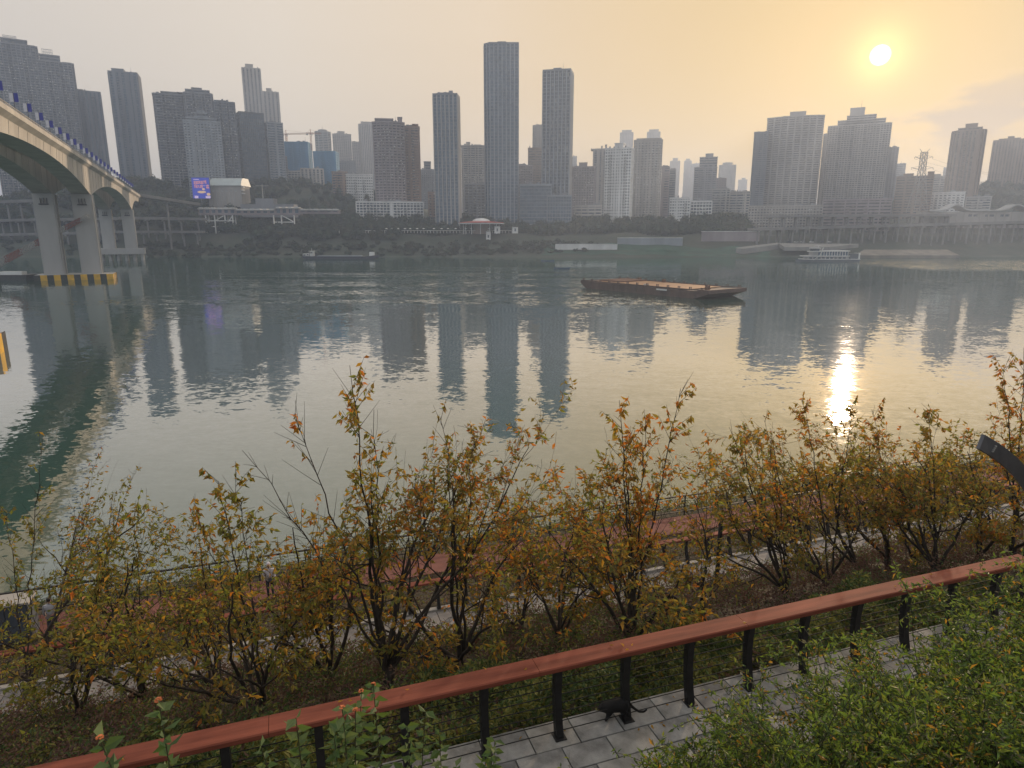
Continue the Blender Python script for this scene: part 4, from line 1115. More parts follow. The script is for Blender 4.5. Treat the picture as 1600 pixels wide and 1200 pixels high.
# parked cars on the quay, promenade lights
proto = None
CARC = [mat('car_white', (0.6, 0.6, 0.6), 0.3), mat('car_dark', (0.04, 0.04, 0.05), 0.3), mat('car_silver', (0.4, 0.4, 0.42), 0.3)]
def car(p, rz, col, label):
    t = thing('parked_car', label, 'car', p, rz, 'cars parked on the quay')
    m = MB(); side = [(-2.2, .35), (2.2, .35), (2.25, .8), (1.3, .95), (.7, 1.45), (-1.2, 1.45), (-1.9, .95), (-2.25, .85)]
    n = len(side)
    m.add([(x, -.85, z) for x, z in side] + [(x, .85, z) for x, z in side], [tuple(range(n)), tuple(range(2 * n - 1, n - 1, -1))] + [(i, i + n, (i + 1) % n + n, (i + 1) % n) for i in range(n)]); m.build('body', col, t)
    m = MB(); m.box(-1.3, .8, -.87, .87, 1.0, 1.36); m.build('window', G_DARK, t)
    for x in (-1.4, 1.4):
        for y in (-.8, .8):
            m = MB(); m.lathe([(.33, -.1), (.33, .1)], 10); w_ = m.build('wheel', BLK, t); w_.rotation_euler = (R(90), 0, 0); w_.location = (x, y, .33)
for k, (px, c, lab) in enumerate(((1232, 1, 'dark car at the left end of the row on the quay'), (1244, 0, 'white car second from the left on the quay'), (1254, 2, 'silver car in the middle of the quay row'), (1268, 0, 'white car right of the silver one on the quay'), (1284, 1, 'dark car near the right end of the quay row'), (1296, 2, 'silver car at the right end of the quay row'))):
    a, b = ray(px, 379.6); car(at(px, 379.6, 664) + Vector((0, 0, 0.15)), R(k * 11 - 20), CARC[c], lab)
# ------------------------------------------------------------------ boats
HULL = mat('barge_hull', (0.095, 0.06, 0.05), 0.75, 0.25, 0.25, detail=7, stretch=(1, 1, 0.5))
RUST = mat('rusty_deck', (0.36, 0.20, 0.105), 0.9, col2=(0.48, 0.29, 0.155), scale=0.12, detail=8)
RUSTD = mat('dark_rust', (0.17, 0.09, 0.055), 0.9, 0.3, 0.3)
A, Bc = Vector((31.5, 281, 0)), Vector((70, 228, 0))
ang = math.atan2(Bc.y - A.y, Bc.x - A.x)
L = (Bc - A).length - 5
bg_ = thing('barge', 'long empty steel barge with a rusty orange deck in mid river', 'barge', (A.x, A.y, 0), ang)
HW = 22.0   # local: x along the near side, y away from the camera
def hullring(x, zl, inset): return [(x, inset, zl), (x, HW - inset, zl)]
m = MB()
sec = [(-4.0, 2.2, 3.0), (-1.5, 0.4, 3.0), (3, -0.8, 2.8), (L - 10, -0.8, 2.6), (L - 4, 0.1, 2.8), (L + 1.5, 2.0, 3.3)]
rings = [[(x, 0, zt), (x, 0, zb), (x, HW, zb), (x, HW, zt)] for x, zb, zt in sec]
for a, b in zip(rings, rings[1:]):
    m.add(a + b, [(0, 1, 5, 4), (1, 2, 6, 5), (2, 3, 7, 6), (3, 0, 4, 7)])
m.add(rings[0], [(0, 3, 2, 1)]); m.add(rings[-1], [(0, 1, 2, 3)])
m.build('hull', HULL, bg_)
m = MB(); m.box(2, L - 9, 1.0, HW - 1.0, 2.86, 3.0); m.build('deck_plate', RUST, bg_)
m = MB()
for e in (0.0, HW - 0.25): m.box(-3.6, L - 0.5, e, e + 0.25, 2.95, 3.3)
m.build('rubbing_strake', HULL, bg_)
m = MB(); m.box(1.9, 14, 5.5, HW - 0.9, 3.004, 3.5); m.build('hatch_cover', RUSTD, bg_)
for k in range(13):
    for y in (0.35, HW - 0.35):
        q = MB(); x = -2.5 + (L + 1.0) * k / 12
        for dx in (-0.35, 0.35): q.lathe([(0.17, 0), (0.17, 0.62), (0.26, 0.66), (0.26, 0.76)], 8, c=(x + dx, y, 3.25))
        q.box(x - 0.6, x + 0.6, y - 0.2, y + 0.2, 3.2, 3.26)
        q.build('bollard', HULL, bg_, kind=None)
for x, y, s_ in ((L - 5.5, 8.5, 1.0), (L - 2.5, 4.5, 0.8), (24, HW - 1.6, 0.9), (11, HW - 2.0, 0.8)):
    q = MB(); q.box(x - 0.9 * s_, x + 0.9 * s_, y - 0.7 * s_, y + 0.7 * s_, 3.0, 3.45)
    for d in (-0.75, 0.75): q.box(x - 0.5 * s_, x + 0.5 * s_, y + d * s_ - 0.07, y + d * s_ + 0.07, 3.3, 4.3)
    q.tube([(x, y - 0.95 * s_, 3.85), (x, y + 0.95 * s_, 3.85)], 0.38 * s_, 10); q.build('winch', RUSTD, bg_)
for k in range(12):
    q = MB(); x = 3 + (L - 14) * k / 11
    q.box(x - 0.09, x + 0.09, -0.14, -0.004, 0.2, 2.9); q.build('hull_rib', HULL, bg_)
q = MB(); q.box(L - 22, L - 17, -0.2, -0.006, 1.9, 2.5); q.build('name_board', W['white'], bg_)
q = MB(); q.box(L - 30, L - 28.2, 1.4, 2.6, 3.004, 3.6); q.build('locker', W['cream'], bg_)

# white ferry
p = onwater(1292, 409); fe = thing('ferry', 'white two-deck sightseeing ferry sailing near the far right bank', 'ferry', p, R(2))
q_ = p.y / 1053.0
X = lambda px: (px - 1292) * q_
Z = lambda py: (409 - py) * q_ * 1.04
m = MB()
sec = [(X(1242), 0.3, 2.2, 0.8), (X(1250), 0.0, 2.0, 2.6), (X(1262), -0.4, 1.9, 4.2), (X(1330), -0.4, 1.9, 4.4), (X(1340), 0.0, 2.0, 4.0)]
rg = [[(x, -w, zt), (x, -w * 0.8, zb - 0.6), (x, w * 0.8, zb - 0.6), (x, w, zt)] for x, zb, zt, w in sec]
for a, b in zip(rg, rg[1:]): m.add(a + b, [(0, 1, 5, 4), (1, 2, 6, 5), (2, 3, 7, 6), (3, 0, 4, 7)])
m.add(rg[0], [(0, 3, 2, 1)]); m.add(rg[-1], [(0, 1, 2, 3)]); m.build('hull', W['slate'], fe)
m = MB(); m.box(X(1250), X(1340), -4.6, 4.6, 1.9, 2.35); m.build('main_deck', W['white'], fe)
m = MB(); m.box(X(1257), X(1322), -3.9, 3.9, 2.353, Z(400.6)); m.build('lower_cabin', W['pale'], fe)
m = MB(); m.box(X(1252), X(1323), -4.7, 4.7, Z(401), Z(399.8)); m.build('upper_deck', W['white'], fe)
m = MB(); m.box(X(1274), X(1321), -3.9, 3.9, Z(399.7), Z(394)); m.build('upper_cabin', G_BLUE, fe)
m = MB(); m.box(X(1280), X(1322.5), -4.6, 4.6, Z(393.9), Z(392.3)); m.build('roof', W['white'], fe)
for k in range(11):
    x = X(1278 + 4.2 * k); q = MB(); q.box(x - .2, x + .2, -4.05, -3.92, Z(399.7), Z(394)); q.build('mullion', W['white'], fe)
for k in range(9):
    x = X(1262 + 6.6 * k); q = MB(); q.box(x - 1.2, x + 1.2, -4.02, -3.905, Z(405), Z(402)); q.build('window', G_DARK, fe)
m = MB(); m.box(X(1265), X(1280), -3.2, 3.2, Z(399.7), Z(394.5)); m.build('bridge_deck', W['pale'], fe)
m = MB(); m.box(X(1263), X(1281), -4.2, 4.2, Z(394.4), Z(393)); m.build('bridge_wing', W['white'], fe)
m = MB(); m.box(X(1266), X(1276), -2.4, 2.4, Z(393), Z(389.5)); m.build('wheelhouse', G_DARK, fe)
m = MB(); m.box(X(1264.5), X(1277.5), -3.0, 3.0, Z(389.4), Z(388)); m.build('wheelhouse_roof', W['white'], fe)
for y in (-4.3, 4.1):
    m = MB(); m.bar((X(1266), y, Z(406)), (X(1276), y, Z(399)), 1.1, 0.3); m.bar((X(1276), y, Z(399)), (X(1280), y, Z(388)), 1.1, 0.3); m.build('raked_pylon', W['white'], fe)
m = MB(); m.bar((X(1277), 0, Z(388)), (X(1274), 0, Z(384)), 0.3); m.bar((X(1270), 0, Z(385.5)), (X(1279), 0, Z(385)), 0.25); m.build('mast', W['white'], fe)
m = MB(); m.box(X(1323.2), X(1337), -3.8, 3.8, 2.36, Z(397)); m.build('stern_house', W['dark'], fe)
m = MB(); 
for k in range(4): m.bar((X(1337.5 + .6 * k), -3.9, 2.3), (X(1337.5 + .6 * k), -3.9, Z(396)), 0.2)
m.bar((X(1330), -3.9, Z(396)), (X(1340), -3.9, Z(396)), 0.2); m.build('stern_rail', W['white'], fe, kind='stuff')

# moored cargo boat
p = onwater(533, 404.5); cb = thing('cargo_boat', 'low dark cargo boat with white wheelhouse moored by the left bank', 'cargo boat', p)
q_ = p.y / 1053.0; X = lambda px: (px - 533) * q_
m = MB(); sec = [(X(474), 0.8, 2.6, 2.5), (X(482), -0.3, 2.4, 4.2), (X(570), -0.3, 2.0, 4.2), (X(585), 0.2, 3.0, 3.4), (X(592), 1.4, 3.6, 0.8)]
rg = [[(x, -w, zt), (x, -w * .85, zb), (x, w * .85, zb), (x, w, zt)] for x, zb, zt, w in sec]
for a, b in zip(rg, rg[1:]): m.add(a + b, [(0, 1, 5, 4), (1, 2, 6, 5), (2, 3, 7, 6), (3, 0, 4, 7)])
m.add(rg[0], [(0, 3, 2, 1)]); m.add(rg[-1], [(0, 1, 2, 3)]); m.build('hull', mat('navy_hull', (0.03, 0.035, 0.06), 0.6, 0.2), cb)
m = MB(); m.box(X(497), X(566), -3.2, 3.2, 2.2, 2.9); m.build('hold_coaming', W['steel'], cb)
for a, b, h in ((475, 480, 4.6), (481, 484.5, 5.0), (486, 491, 6.6)):
    m = MB(); m.box(X(a), X(b), -2.6, 2.6, 2.3, h); k = m.build('deckhouse', W['white'], cb)
    m = MB(); m.box(X(a) + .5, X(b) - .5, -2.7, -2.604, h - 1.7, h - .7); m.build('window', G_DARK, k)
m = MB(); m.box(X(484), X(492), -3.2, 3.2, 6.604, 6.9); m.build('wheelhouse_roof', W['white'], cb)
m = MB(); m.box(X(578), X(585), -2.2, 2.2, 2.6, 6.0); m.build('bow_cabin', W['white'], cb)
m = MB(); m.bar((X(488), 0, 6.9), (X(488), 0, 9.4), .2); m.build('mast', W['white'], cb)

# people: every body grows from a jointed skeleton
def skin(name, verts, edges, radii, m_, parent, sub=2, root=0):
    me = bpy.data.meshes.new(name); me.from_pydata(verts, edges, [])
    o = bpy.data.objects.new(name, me); COL.objects.link(o)
    o.modifiers.new('skin', 'SKIN'); 
    o.modifiers.new('smooth', 'SUBSURF').levels = sub; o.modifiers['smooth'].render_levels = sub
    if not me.skin_vertices: 
        bpy.context.view_layer.objects.active = o
    lay = me.skin_vertices[0].data
    for i, r in enumerate(radii):
        lay[i].radius = r if isinstance(r, tuple) else (r, r)
        lay[i].use_root = (i == root)
    me.materials.append(m_)
    o.parent = parent
    o.modifiers['skin'].use_smooth_shade = True
    return o
SKIN = mat('skin', (0.42, 0.25, 0.17), 0.6, 0.05)
HAIR = mat('black_hair', (0.012, 0.011, 0.01), 0.6, 0.2, 8)
JACK = mat('white_jacket', (0.66, 0.62, 0.66), 0.85, 0.06, 3, bump=0.01)
TROU = mat('dark_trousers', (0.03, 0.032, 0.045), 0.9, 0.15, 3)
def person(label, p, rz, jacket, hood=True, sit=False, k=1.0):
    t = thing('person', label, 'person', p, rz)
    t.scale = (k, k, k)
    # facing +y, mid-stride
    j = [(0, 0, .98), (0, 0, 1.18), (0, .01, 1.36), (0, .01, 1.45), (0, .02, 1.50)]
    r = [(.155, .11), (.15, .105), (.165, .11), (.08, .075), (.06, .06)]
    e = [(0, 1), (1, 2), (2, 3), (3, 4)]
    for s_ in (-1, 1):
        b = len(j)
        j += [(s_ * .19, .0, 1.40), (s_ * .24, -.02 * s_, 1.13), (s_ * .25, .10 - .05 * s_, .90)]
        r += [.07, .055, .042]; e += [(2, b), (b, b + 1), (b + 1, b + 2)]
    skin('jacket', j, e, r, jacket, t)
    j = [(0, 0, .98)]; r = [(.15, .115)]; e = []
    for s_ in (-1, 1):
        b = len(j)
        j += [(s_ * .09, 0, .88), (s_ * .10, .10 * s_, .50), (s_ * .10, .02 * s_ , .12)]
        r += [.095, .068, .05]; e += [(0, b), (b, b + 1), (b + 1, b + 2)]
    skin('trousers', j, e, r, TROU, t)
    # head, neck, hands and shoes
    j = [(0, .02, 1.46), (0, .03, 1.53), (0, .04, 1.58), (0, .04, 1.66), (0, .03, 1.74), (0, .13, 1.63)]
    r = [.05, .055, (.07, .08), (.08, .095), (.055, .065), .014]
    skin('body', j, [(0, 1), (1, 2), (2, 3), (3, 4), (3, 5)], r, SKIN, t)
    for s_ in (-1, 1):
        c = Vector((s_ * .25, .10 - .05 * s_, .88)); j = [c, c + Vector((0, .01, -.06)), c + Vector((0, .015, -.10))]; r = [.028, (.02, .038), (.016, .036)]; e = [(0, 1), (1, 2)]
        for f in range(4):
            b = len(j); o_ = (f - 1.5) * .019
            j += [c + Vector((0, .015 + o_, -.115)), c + Vector((-.01 * s_, .018 + o_, -.15)), c + Vector((-.022 * s_, .018 + o_, -.175 + abs(f - 1.4) * .007))]; r += [.009, .0085, .007]; e += [(2, b), (b, b + 1), (b + 1, b + 2)]
        b = len(j); j += [c + Vector((-.01 * s_, .045, -.07)), c + Vector((-.02 * s_, .062, -.11))]; r += [.011, .009]; e += [(1, b), (b, b + 1)]
        skin('hand', j, e, r, SKIN, t, 1)
        y = .02 * s_
        skin('shoe', [(s_ * .10, y - .05, .045), (s_ * .10, y + .05, .045), (s_ * .10, y + .17, .035)], [(0, 1), (1, 2)], [(.042, .045), (.045, .045), (.04, .03)], BLK, t, 2)
    if hood:
        skin('hood', [(0, -.03, 1.47), (0, -.035, 1.58), (0, -.02, 1.69), (0, .015, 1.775)], [(0, 1), (1, 2), (2, 3)], [(.10, .08), (.105, .10), (.105, .11), (.06, .07)], jacket, t)
    else:
        skin('hair', [(0, -.03, 1.58), (0, -.015, 1.68), (0, .03, 1.76)], [(0, 1), (1, 2)], [(.08, .07), (.095, .095), (.07, .085)], HAIR, t)
    return t

# small fishing boats
for k, (px, py, ln, lab) in enumerate(((878, 420, 10.5, 'small blue fishing boat with one rower in front of the far bank'), (856, 408, 11.0, 'farther small fishing boat close to the bank'))):
    p = onwater(px, py); t = thing('fishing_boat', lab, 'boat', p, R(3 * k - 2), 'small fishing boats')
    m = MB(); n = 11; top, bot = [], []
    for i in range(n):
        u = -1 + 2 * i / (n - 1); w = 0.95 * (1 - abs(u) ** 2.6) + 0.05
        zt = 0.55 + 0.5 * u * u
        top.append([(u * ln / 2, -w, zt), (u * ln / 2, w, zt)]); bot.append([(u * ln / 2 * .92, -w * .6, -.1), (u * ln / 2 * .92, w * .6, -.1)])
    for i in range(n - 1):
        m.add([*top[i], *top[i + 1], *bot[i], *bot[i + 1]], [(0, 4, 6, 2), (1, 3, 7, 5), (4, 5, 7, 6)])
    m.build('hull', mat('boat_blue', (0.05, 0.10, 0.20), 0.6, 0.2), t)
    m = MB()
    for i in range(3): m.box(-2.4 + 2 * i, -2.0 + 2 * i, -.8, .8, .35, .42)
    m.build('thwart', W['brown'], t, kind='stuff')
    m = MB(); m.box(-ln * .4, ln * .4, -.55, .55, .0, .06); m.build('floor_board', W['brown'], t)
    if k == 0:
        person('rower in a pale jacket standing in the small blue fishing boat', (p.x + .3, p.y, .07), R(90), JACK, False)

# floating crane moored beside the bridge pier
p = onwater(18, 437); t = thing('floating_crane', 'floating crane with a long red and white lattice boom beside the bridge pier', 'crane barge', p)
m = MB(); m.box(-24, 11, -5, 6, -.5, 2.6); m.build('pontoon', STEEL_D, t)
m = MB(); m.box(-2, 9, -4.6, -1.0, 2.604, 4.2); m.build('deck_house', W['white'], t)
m = MB(); m.box(-18, -8, -3.6, 4.4, 2.604, 8); m.build('machinery_house', W['dark'], t)
e0 = Vector((-9, 0, 6)); e1 = at(138, 337, p.y + 2) - p
RED = mat('boom_red', (0.22, 0.08, 0.065), 0.6, 0.15); n = 26
for k in range(n):
    a, b = e0.lerp(e1, k / n), e0.lerp(e1, (k + 1) / n); m = MB(); w = 1.5 - .7 * k / n
    for sy in (-w, w):
        for sz_ in (-w, w): m.bar(a + Vector((0, sy, sz_)), b + Vector((0, sy, sz_)), .17)
        m.bar(a + Vector((0, sy, -w)), b + Vector((0, sy, w)), .2); m.bar(a + Vector((0, sy, w)), b + Vector((0, sy, -w)), .2)
    for sz_ in (-w, w): m.bar(a + Vector((0, -w, sz_)), b + Vector((0, w, sz_)), .2)
    m.bar(b + Vector((0, -w, -w)), b + Vector((0, -w, w)), .2)
    m.build('boom_bay', W['pale'] if (k // 4) % 2 == 0 else RED, t)
# ------------------------------------------------------------------ near bank: terraces that run beside the river
UA = Vector((0.947, 0.322, 0)); UA.normalize(); NA = Vector((-UA.y, UA.x, 0))
def Q(s, n, z=0.0):
    """terrace frame: s along the promenade to the right, n towards the river, z relative to the eye"""
    p = UA * s + NA * n
    return Vector((p.x, p.y, H + z))
RZ = math.atan2(UA.y, UA.x)
NEAR = [(-60, 4), (-6, -0.6), (0.0, -1.7), (0.4, -1.75), (3.0, -5.0), (5.5, -7.45), (8.18, -7.46), (8.24, -7.7), (12, -9.45), (19.2, -13.05), (19.9, -14.36), (22.9, -14.36), (23.2, -14.3), (26.3, -15.25), (29.3, -15.26), (30.5, -15.5), (33, -17.3), (47, -23.5), (60, -27)]
def near_h(s, n):
    z = lerp_prof(NEAR, n)
    if 8.6 < n < 19:
        z += 0.10 * math.sin(s * 1.3 + n) + 0.08 * math.sin(n * 2.1 - s * 0.7)
    return z
SOIL = mat('bank_soil', (0.045, 0.036, 0.024), 1.0, col2=(0.085, 0.07, 0.04), scale=0.9, bump=0.06, bscale=5, detail=7)
mb = MB(); ss = list(np.arange(-70, 120, 2.0)); nsn = sorted(set([-60, -30, -6, 0.0, 0.4, 3.0, 5.5, 8.18, 8.24, 33, 36, 40, 47, 60] + list(np.arange(8.4, 31, 0.6))))
mb.v = [tuple(Q(s, n, near_h(s, n))) for n in nsn for s in ss]; k = len(ss)
mb.f = [(j * k + i, j * k + i + 1, (j + 1) * k + i + 1, (j + 1) * k + i) for j in range(len(nsn) - 1) for i in range(k - 1)]; mb.m = [0] * len(mb.f)
tag(mb.build('near_bank_ground', SOIL, smooth=False), kind='structure')

def slot_boxes(parent, mats, name, s0, s1, n0, n1, z, ds, dn_list, th, gap, rngs, jitter=0.004, stagger=True):
    """one stone slab per object, laid in courses with open joints"""
    n = n0; row = 0; cache = {}
    for dn in dn_list:
        off = (ds * 0.5 if (row % 2 and stagger) else 0.0) + rngs.uniform(-.03, .03)
        cnt = int((s1 - s0) / ds) + 1
        for c in range(cnt):
            a = s0 + off + c * ds
            key = (round(dn, 3), rngs.randrange(3))
            if key not in cache:
                m = MB(); g = gap / 2; bv = 0.006; x1, y1 = ds / 2 - g, dn / 2 - g
                m.prism([(-x1, -y1), (x1, -y1), (x1, y1), (-x1, y1)], -th, -bv)
                m.prism([(-x1, -y1), (x1, -y1), (x1, y1), (-x1, y1)], -bv, 0, top=[(-x1 + bv, -y1 + bv), (x1 - bv, -y1 + bv), (x1 - bv, y1 - bv), (-x1 + bv, y1 - bv)])
                o = m.build(name, mats[key[1] % len(mats)], parent); cache[key] = o.data
            else:
                o = bpy.data.objects.new(name, cache[key]); COL.objects.link(o); o.parent = parent
            p = Q(a + ds / 2, n + dn / 2, z + rngs.uniform(-jitter, jitter))
            o.location = p; o.rotation_euler = (rngs.uniform(-.003, .003), rngs.uniform(-.003, .003), RZ)
        n += dn; row += 1
r6 = random.Random(5)
STONE = [mat('paving_a', (0.25, 0.25, 0.245), 0.85, 0.34, 2.2, bump=0.004, bscale=40, detail=8), mat('paving_b', (0.20, 0.20, 0.20), 0.85, 0.34, 2.0, bump=0.004, bscale=40, detail=8), mat('paving_c', (0.27, 0.265, 0.25), 0.85, 0.32, 2.4, bump=0.004, bscale=40, detail=8)]
pave = tag(empty('terrace_paving', (0, 0, 0)), kind='structure')
slot_boxes(pave, STONE, 'paving_slab', -6, 15.5, 5.45, 8.0, -7.4, 0.72, [0.44] * 5 + [0.56], 0.06, 0.018, r6)
pave2 = tag(empty('lower_path_paving', (0, 0, 0)), kind='structure')
STONE2 = [mat('path_slab_a', (0.25, 0.23, 0.215), 0.85, 0.18, 1.5, detail=8), mat('path_slab_b', (0.22, 0.205, 0.195), 0.85, 0.18, 1.5, detail=8), mat('path_slab_c', (0.275, 0.255, 0.24), 0.85, 0.15, 1.5, detail=8)]
slot_boxes(pave2, STONE2, 'path_slab', -16, 42, 19.95, 22.75, -14.3, 0.70, [1.4, 1.4], 0.06, 0.025, r6)
m = MB(); m.box(-40, 60, 22.78, 22.98, -0.2, 0.06)
kerb = tag(m.build('lower_path_kerb', mat('kerb_stone', (0.40, 0.38, 0.35), 0.85, 0.1, 1.0)), kind='structure'); kerb.location = (0, 0, H - 14.3); kerb.rotation_euler = (0, 0, RZ)
m = MB(); m.box(-60, 90, 27.3, 29.1, -0.2, 0.0)
track = tag(m.build('riverside_walk', mat('red_paving', (0.20, 0.078, 0.06), 0.9, 0.14, 0.8, detail=8)), kind='structure'); track.location = (0, 0, H - 15.2); track.rotation_euler = (0, 0, RZ)

# ------------------------------------------------------------------ railings
WOOD = mat('handrail_wood', (0.13, 0.034, 0.020), 0.75, spec=0.25, col2=(0.30, 0.088, 0.054), scale=2.2, detail=9, stretch=(0.25, 3.0, 3.0), bump=0.0015, bscale=30)
STEEL = mat('railing_steel', (0.018, 0.018, 0.02), 0.5, 0.25, 6, metal=0.2)
CABLE = mat('cable_steel', (0.03, 0.03, 0.03), 0.75, 0.1, 6, spec=0.2)
def post_mesh(hgt, lean, w=0.055, d=0.13):
    """flat steel post that bows inwards at the foot and leans out to the rail"""
    m = MB(); n = 9; rg = []
    for i in range(n):
        u = i / (n - 1); y = lean * u + 0.06 * math.sin(math.pi * u)
        dd = d * (1.0 - 0.15 * math.sin(math.pi * u))
        z = hgt * u
        rg.append([(-w, y - dd / 2, z), (w, y - dd / 2, z), (w, y + dd / 2, z), (-w, y + dd / 2, z)])
    for a, b in zip(rg, rg[1:]): m.add(a + b, [(0, 1, 5, 4), (1, 2, 6, 5), (2, 3, 7, 6), (3, 0, 4, 7)])
    m.add(rg[0], [(3, 2, 1, 0)]); m.add(rg[-1], [(0, 1, 2, 3)])
    m.box(-0.09, 0.09, -0.10, 0.10, 0, 0.012)
    return m
def railing(label, s0, s1, nb, z, first, step, hgt=0.96, lean=0.33, rw=0.45, joints=(), wires=8, wr=0.005):
    t = thing('railing', label, 'railing', Q(s0, nb, z), RZ)
    data = None; s_ = first
    while s_ > s0: s_ -= step
    s_ += step; xs_ = []
    while s_ < s1:
        if data is None:
            o = post_mesh(hgt, lean).build('post', STEEL, t); data = o.data
        else:
            o = bpy.data.objects.new('post', data); COL.objects.link(o); o.parent = t
        o.location = (s_ - s0, 0, 0.003); xs_.append(s_ - s0); s_ += step
    js = [0.0] + [j - s0 for j in joints] + [s1 - s0]
    for a, b in zip(js, js[1:]):
        m = MB(); h0, h1, bv = hgt + 0.006, hgt + 0.096, 0.016
        y0, y1 = lean - rw / 2, lean + rw / 2
        prof = [(y0 + bv, h0), (y1 - bv, h0), (y1, h0 + bv), (y1, h1 - bv), (y1 - bv, h1), (y0 + bv, h1), (y0, h1 - bv), (y0, h0 + bv)]
        n = len(prof); a_, b_ = a + 0.003, b - 0.003
        m.add([(a_, y, zz) for y, zz in prof] + [(b_, y, zz) for y, zz in prof], [tuple(range(n - 1, -1, -1)), tuple(range(n, 2 * n))] + [(i, (i + 1) % n, n + (i + 1) % n, n + i) for i in range(n)])
        m.build('handrail', WOOD, t)
    for k in range(wires):
        u = (k + 0.6) / (wires + 0.3); y = lean * u + 0.06 * math.sin(math.pi * u)
        m = MB(); m.tube([(0, y, hgt * u), (s1 - s0, y, hgt * u)], wr, 5); m.build('cable', CABLE, t)
    return t
railing('red wooden handrail on curved black posts along the near terrace', -11, 13.25, 7.86, -7.4, 3.42, 1.14, hgt=1.15, lean=0.09, rw=0.34, joints=(-8.0, -4.3, -0.6, 3.07, 6.66, 10.2), wr=0.008)
railing('lower railing with red handrail beside the grey path, half hidden by trees', -30, 55, 22.85, -14.24, 0.3, 1.12, hgt=0.98, lean=0.25, rw=0.30, joints=(-20, -10, 0, 10, 20, 30, 40), wires=6, wr=0.006)
# river fence on the outer edge of the red walk
t = thing('river_fence', 'thin dark fence on the river side of the red walk', 'fence', Q(-40, 29.25, -15.2), RZ)
m = MB(); m.bar((0, 0, 1.1), (110, 0, 1.1), 0.09, 0.06); m.build('top_rail', STEEL, t)
m = MB(); m.bar((0, 0, 0.18), (110, 0, 0.18), 0.05, 0.04); m.build('bottom_rail', STEEL, t)
for k in range(56):
    m = MB(); m.bar((k * 2.0, 0, -0.2), (k * 2.0, 0, 1.07), 0.06); m.build('post', STEEL, t)
for k in range(5):
    m = MB(); m.tube([(0, 0, 0.3 + 0.16 * k), (110, 0, 0.3 + 0.16 * k)], 0.008, 4); m.build('wire', CABLE, t)
# path lamps
def lamp(label, s, n, z, hgt):
    t = thing('path_lamp', label, 'lamp post', Q(s, n, z), RZ)
    m = MB(); m.lathe([(0.14, 0), (0.14, 0.03), (0.085, 0.05), (0.08, hgt)], 14); m.build('post', STEEL, t)
    m = MB(); m.lathe([(0.095, hgt + 0.002), (0.095, hgt + 0.10), (0.03, hgt + 0.13)], 14); m.build('cap', STEEL, t)
    m = MB(); m.lathe([(0.083, hgt - 0.32), (0.083, hgt - 0.06)], 14); m.build('lens', mat('lamp_lens', (0.12, 0.12, 0.11), 0.3, 0.1), t)
lamp('black round lamp post by the lower path at the left', 0.6, 19.0, -13.1, 2.75)
lamp('black round lamp post by the lower path at the right', 14.6, 19.0, -13.1, 3.0)
# curved steel blade at the right end of the railing
t = thing('blade_light', 'curved dark steel blade light arching over the right end of the railing', 'light post', Q(13.75, 8.05, -7.4), RZ)
tip = at(1532, 690, 11.6); b0 = Q(13.75, 8.05, -7.4)
M_ = Matrix.Rotation(-RZ, 3, 'Z'); tl = M_ @ (tip - b0)
m = MB(); n = 18; rg = []
mid = Vector((0.85, 0.1, 2.35))
for i in range(n):
    u = i / (n - 1)
    p = Vector((0, 0, 0)) * (1 - u) ** 2 + mid * 2 * u * (1 - u) + tl * u * u
    d = ((mid) * (1 - u) * 2 + (tl - mid) * 2 * u).normalized()
    side = (M_ @ (Vector((0, 0, H)) - b0)).cross(d).normalized(); side = (side - d * side.dot(d)).normalized(); nr = d.cross(side)
    w = 0.115 + 0.025 * u; th = 0.035
    rg.append([p - side * w - nr * th, p + side * w - nr * th, p + side * w + nr * th, p - side * w + nr * th])
for a, b in zip(rg, rg[1:]): m.add(a + b, [(0, 1, 5, 4), (1, 2, 6, 5), (2, 3, 7, 6), (3, 0, 4, 7)])
m.add(rg[0], [(3, 2, 1, 0)]); m.add(rg[-1], [(0, 1, 2, 3)])
m.build('blade', mat('blade_steel', (0.11, 0.115, 0.13), 0.45, 0.15, 2.0, metal=0.3), t)
for k in range(4):
    c = (rg[-2][2] + rg[-2][3]) / 2 + (rg[-2][2] - rg[-2][3]) * (0.13 * (k - 1.5)) + (rg[-2][2] - rg[-2][1]) * 0.1
    q = MB(); q.box(c.x - 0.018, c.x + 0.018, c.y - 0.02, c.y + 0.02, c.z - 0.01, c.z + 0.012); q.build('fixing', W['pale'], t)
q = MB(); q.box(-0.14, 0.14, -0.22, 0.22, 0, 0.02); q.build('base_plate', STEEL, t)
t = thing('rail_end_post', 'dark steel end post where the near handrail stops', 'post', Q(13.45, 8.02, -7.4), RZ)
m = MB(); m.box(-0.05, 0.05, -0.09, 0.09, 0.0, 1.42); m.build('plate', STEEL, t)
m = MB(); m.box(-0.06, 0.06, -0.10, 0.10, 1.423, 1.44); m.build('cap', STEEL, t)

# cabinet and people on the red walk
a, b = ray(20, 985); n_ = 27.6; D = n_ / (NA.y + NA.x * a); p = Vector((a * D, D, H - 15.2))
t = thing('utility_cabinet', 'blue-grey utility cabinet on the red walk at the left edge', 'cabinet', p, RZ)
CABM = mat('cabinet_blue', (0.09, 0.11, 0.14), 0.5, 0.1)
m = MB(); m.box(-0.75, 0.75, -0.4, 0.4, 0.1, 1.55); m.build('case', CABM, t)
m = MB(); m.box(-0.82, 0.82, -0.47, 0.47, 1.553, 1.63); m.build('roof', W['cream'], t)
for s_ in (-1, 1):
    m = MB(); m.box(min(0.02 * s_, 0.7 * s_), max(0.02 * s_, 0.7 * s_), -0.43, -0.403, 0.2, 1.45); d_ = m.build('door', CABM, t)
    m = MB(); m.box(0.08 * s_ - 0.015, 0.08 * s_ + 0.015, -0.46, -0.431, 0.75, 0.95); m.build('handle', STEEL, d_)
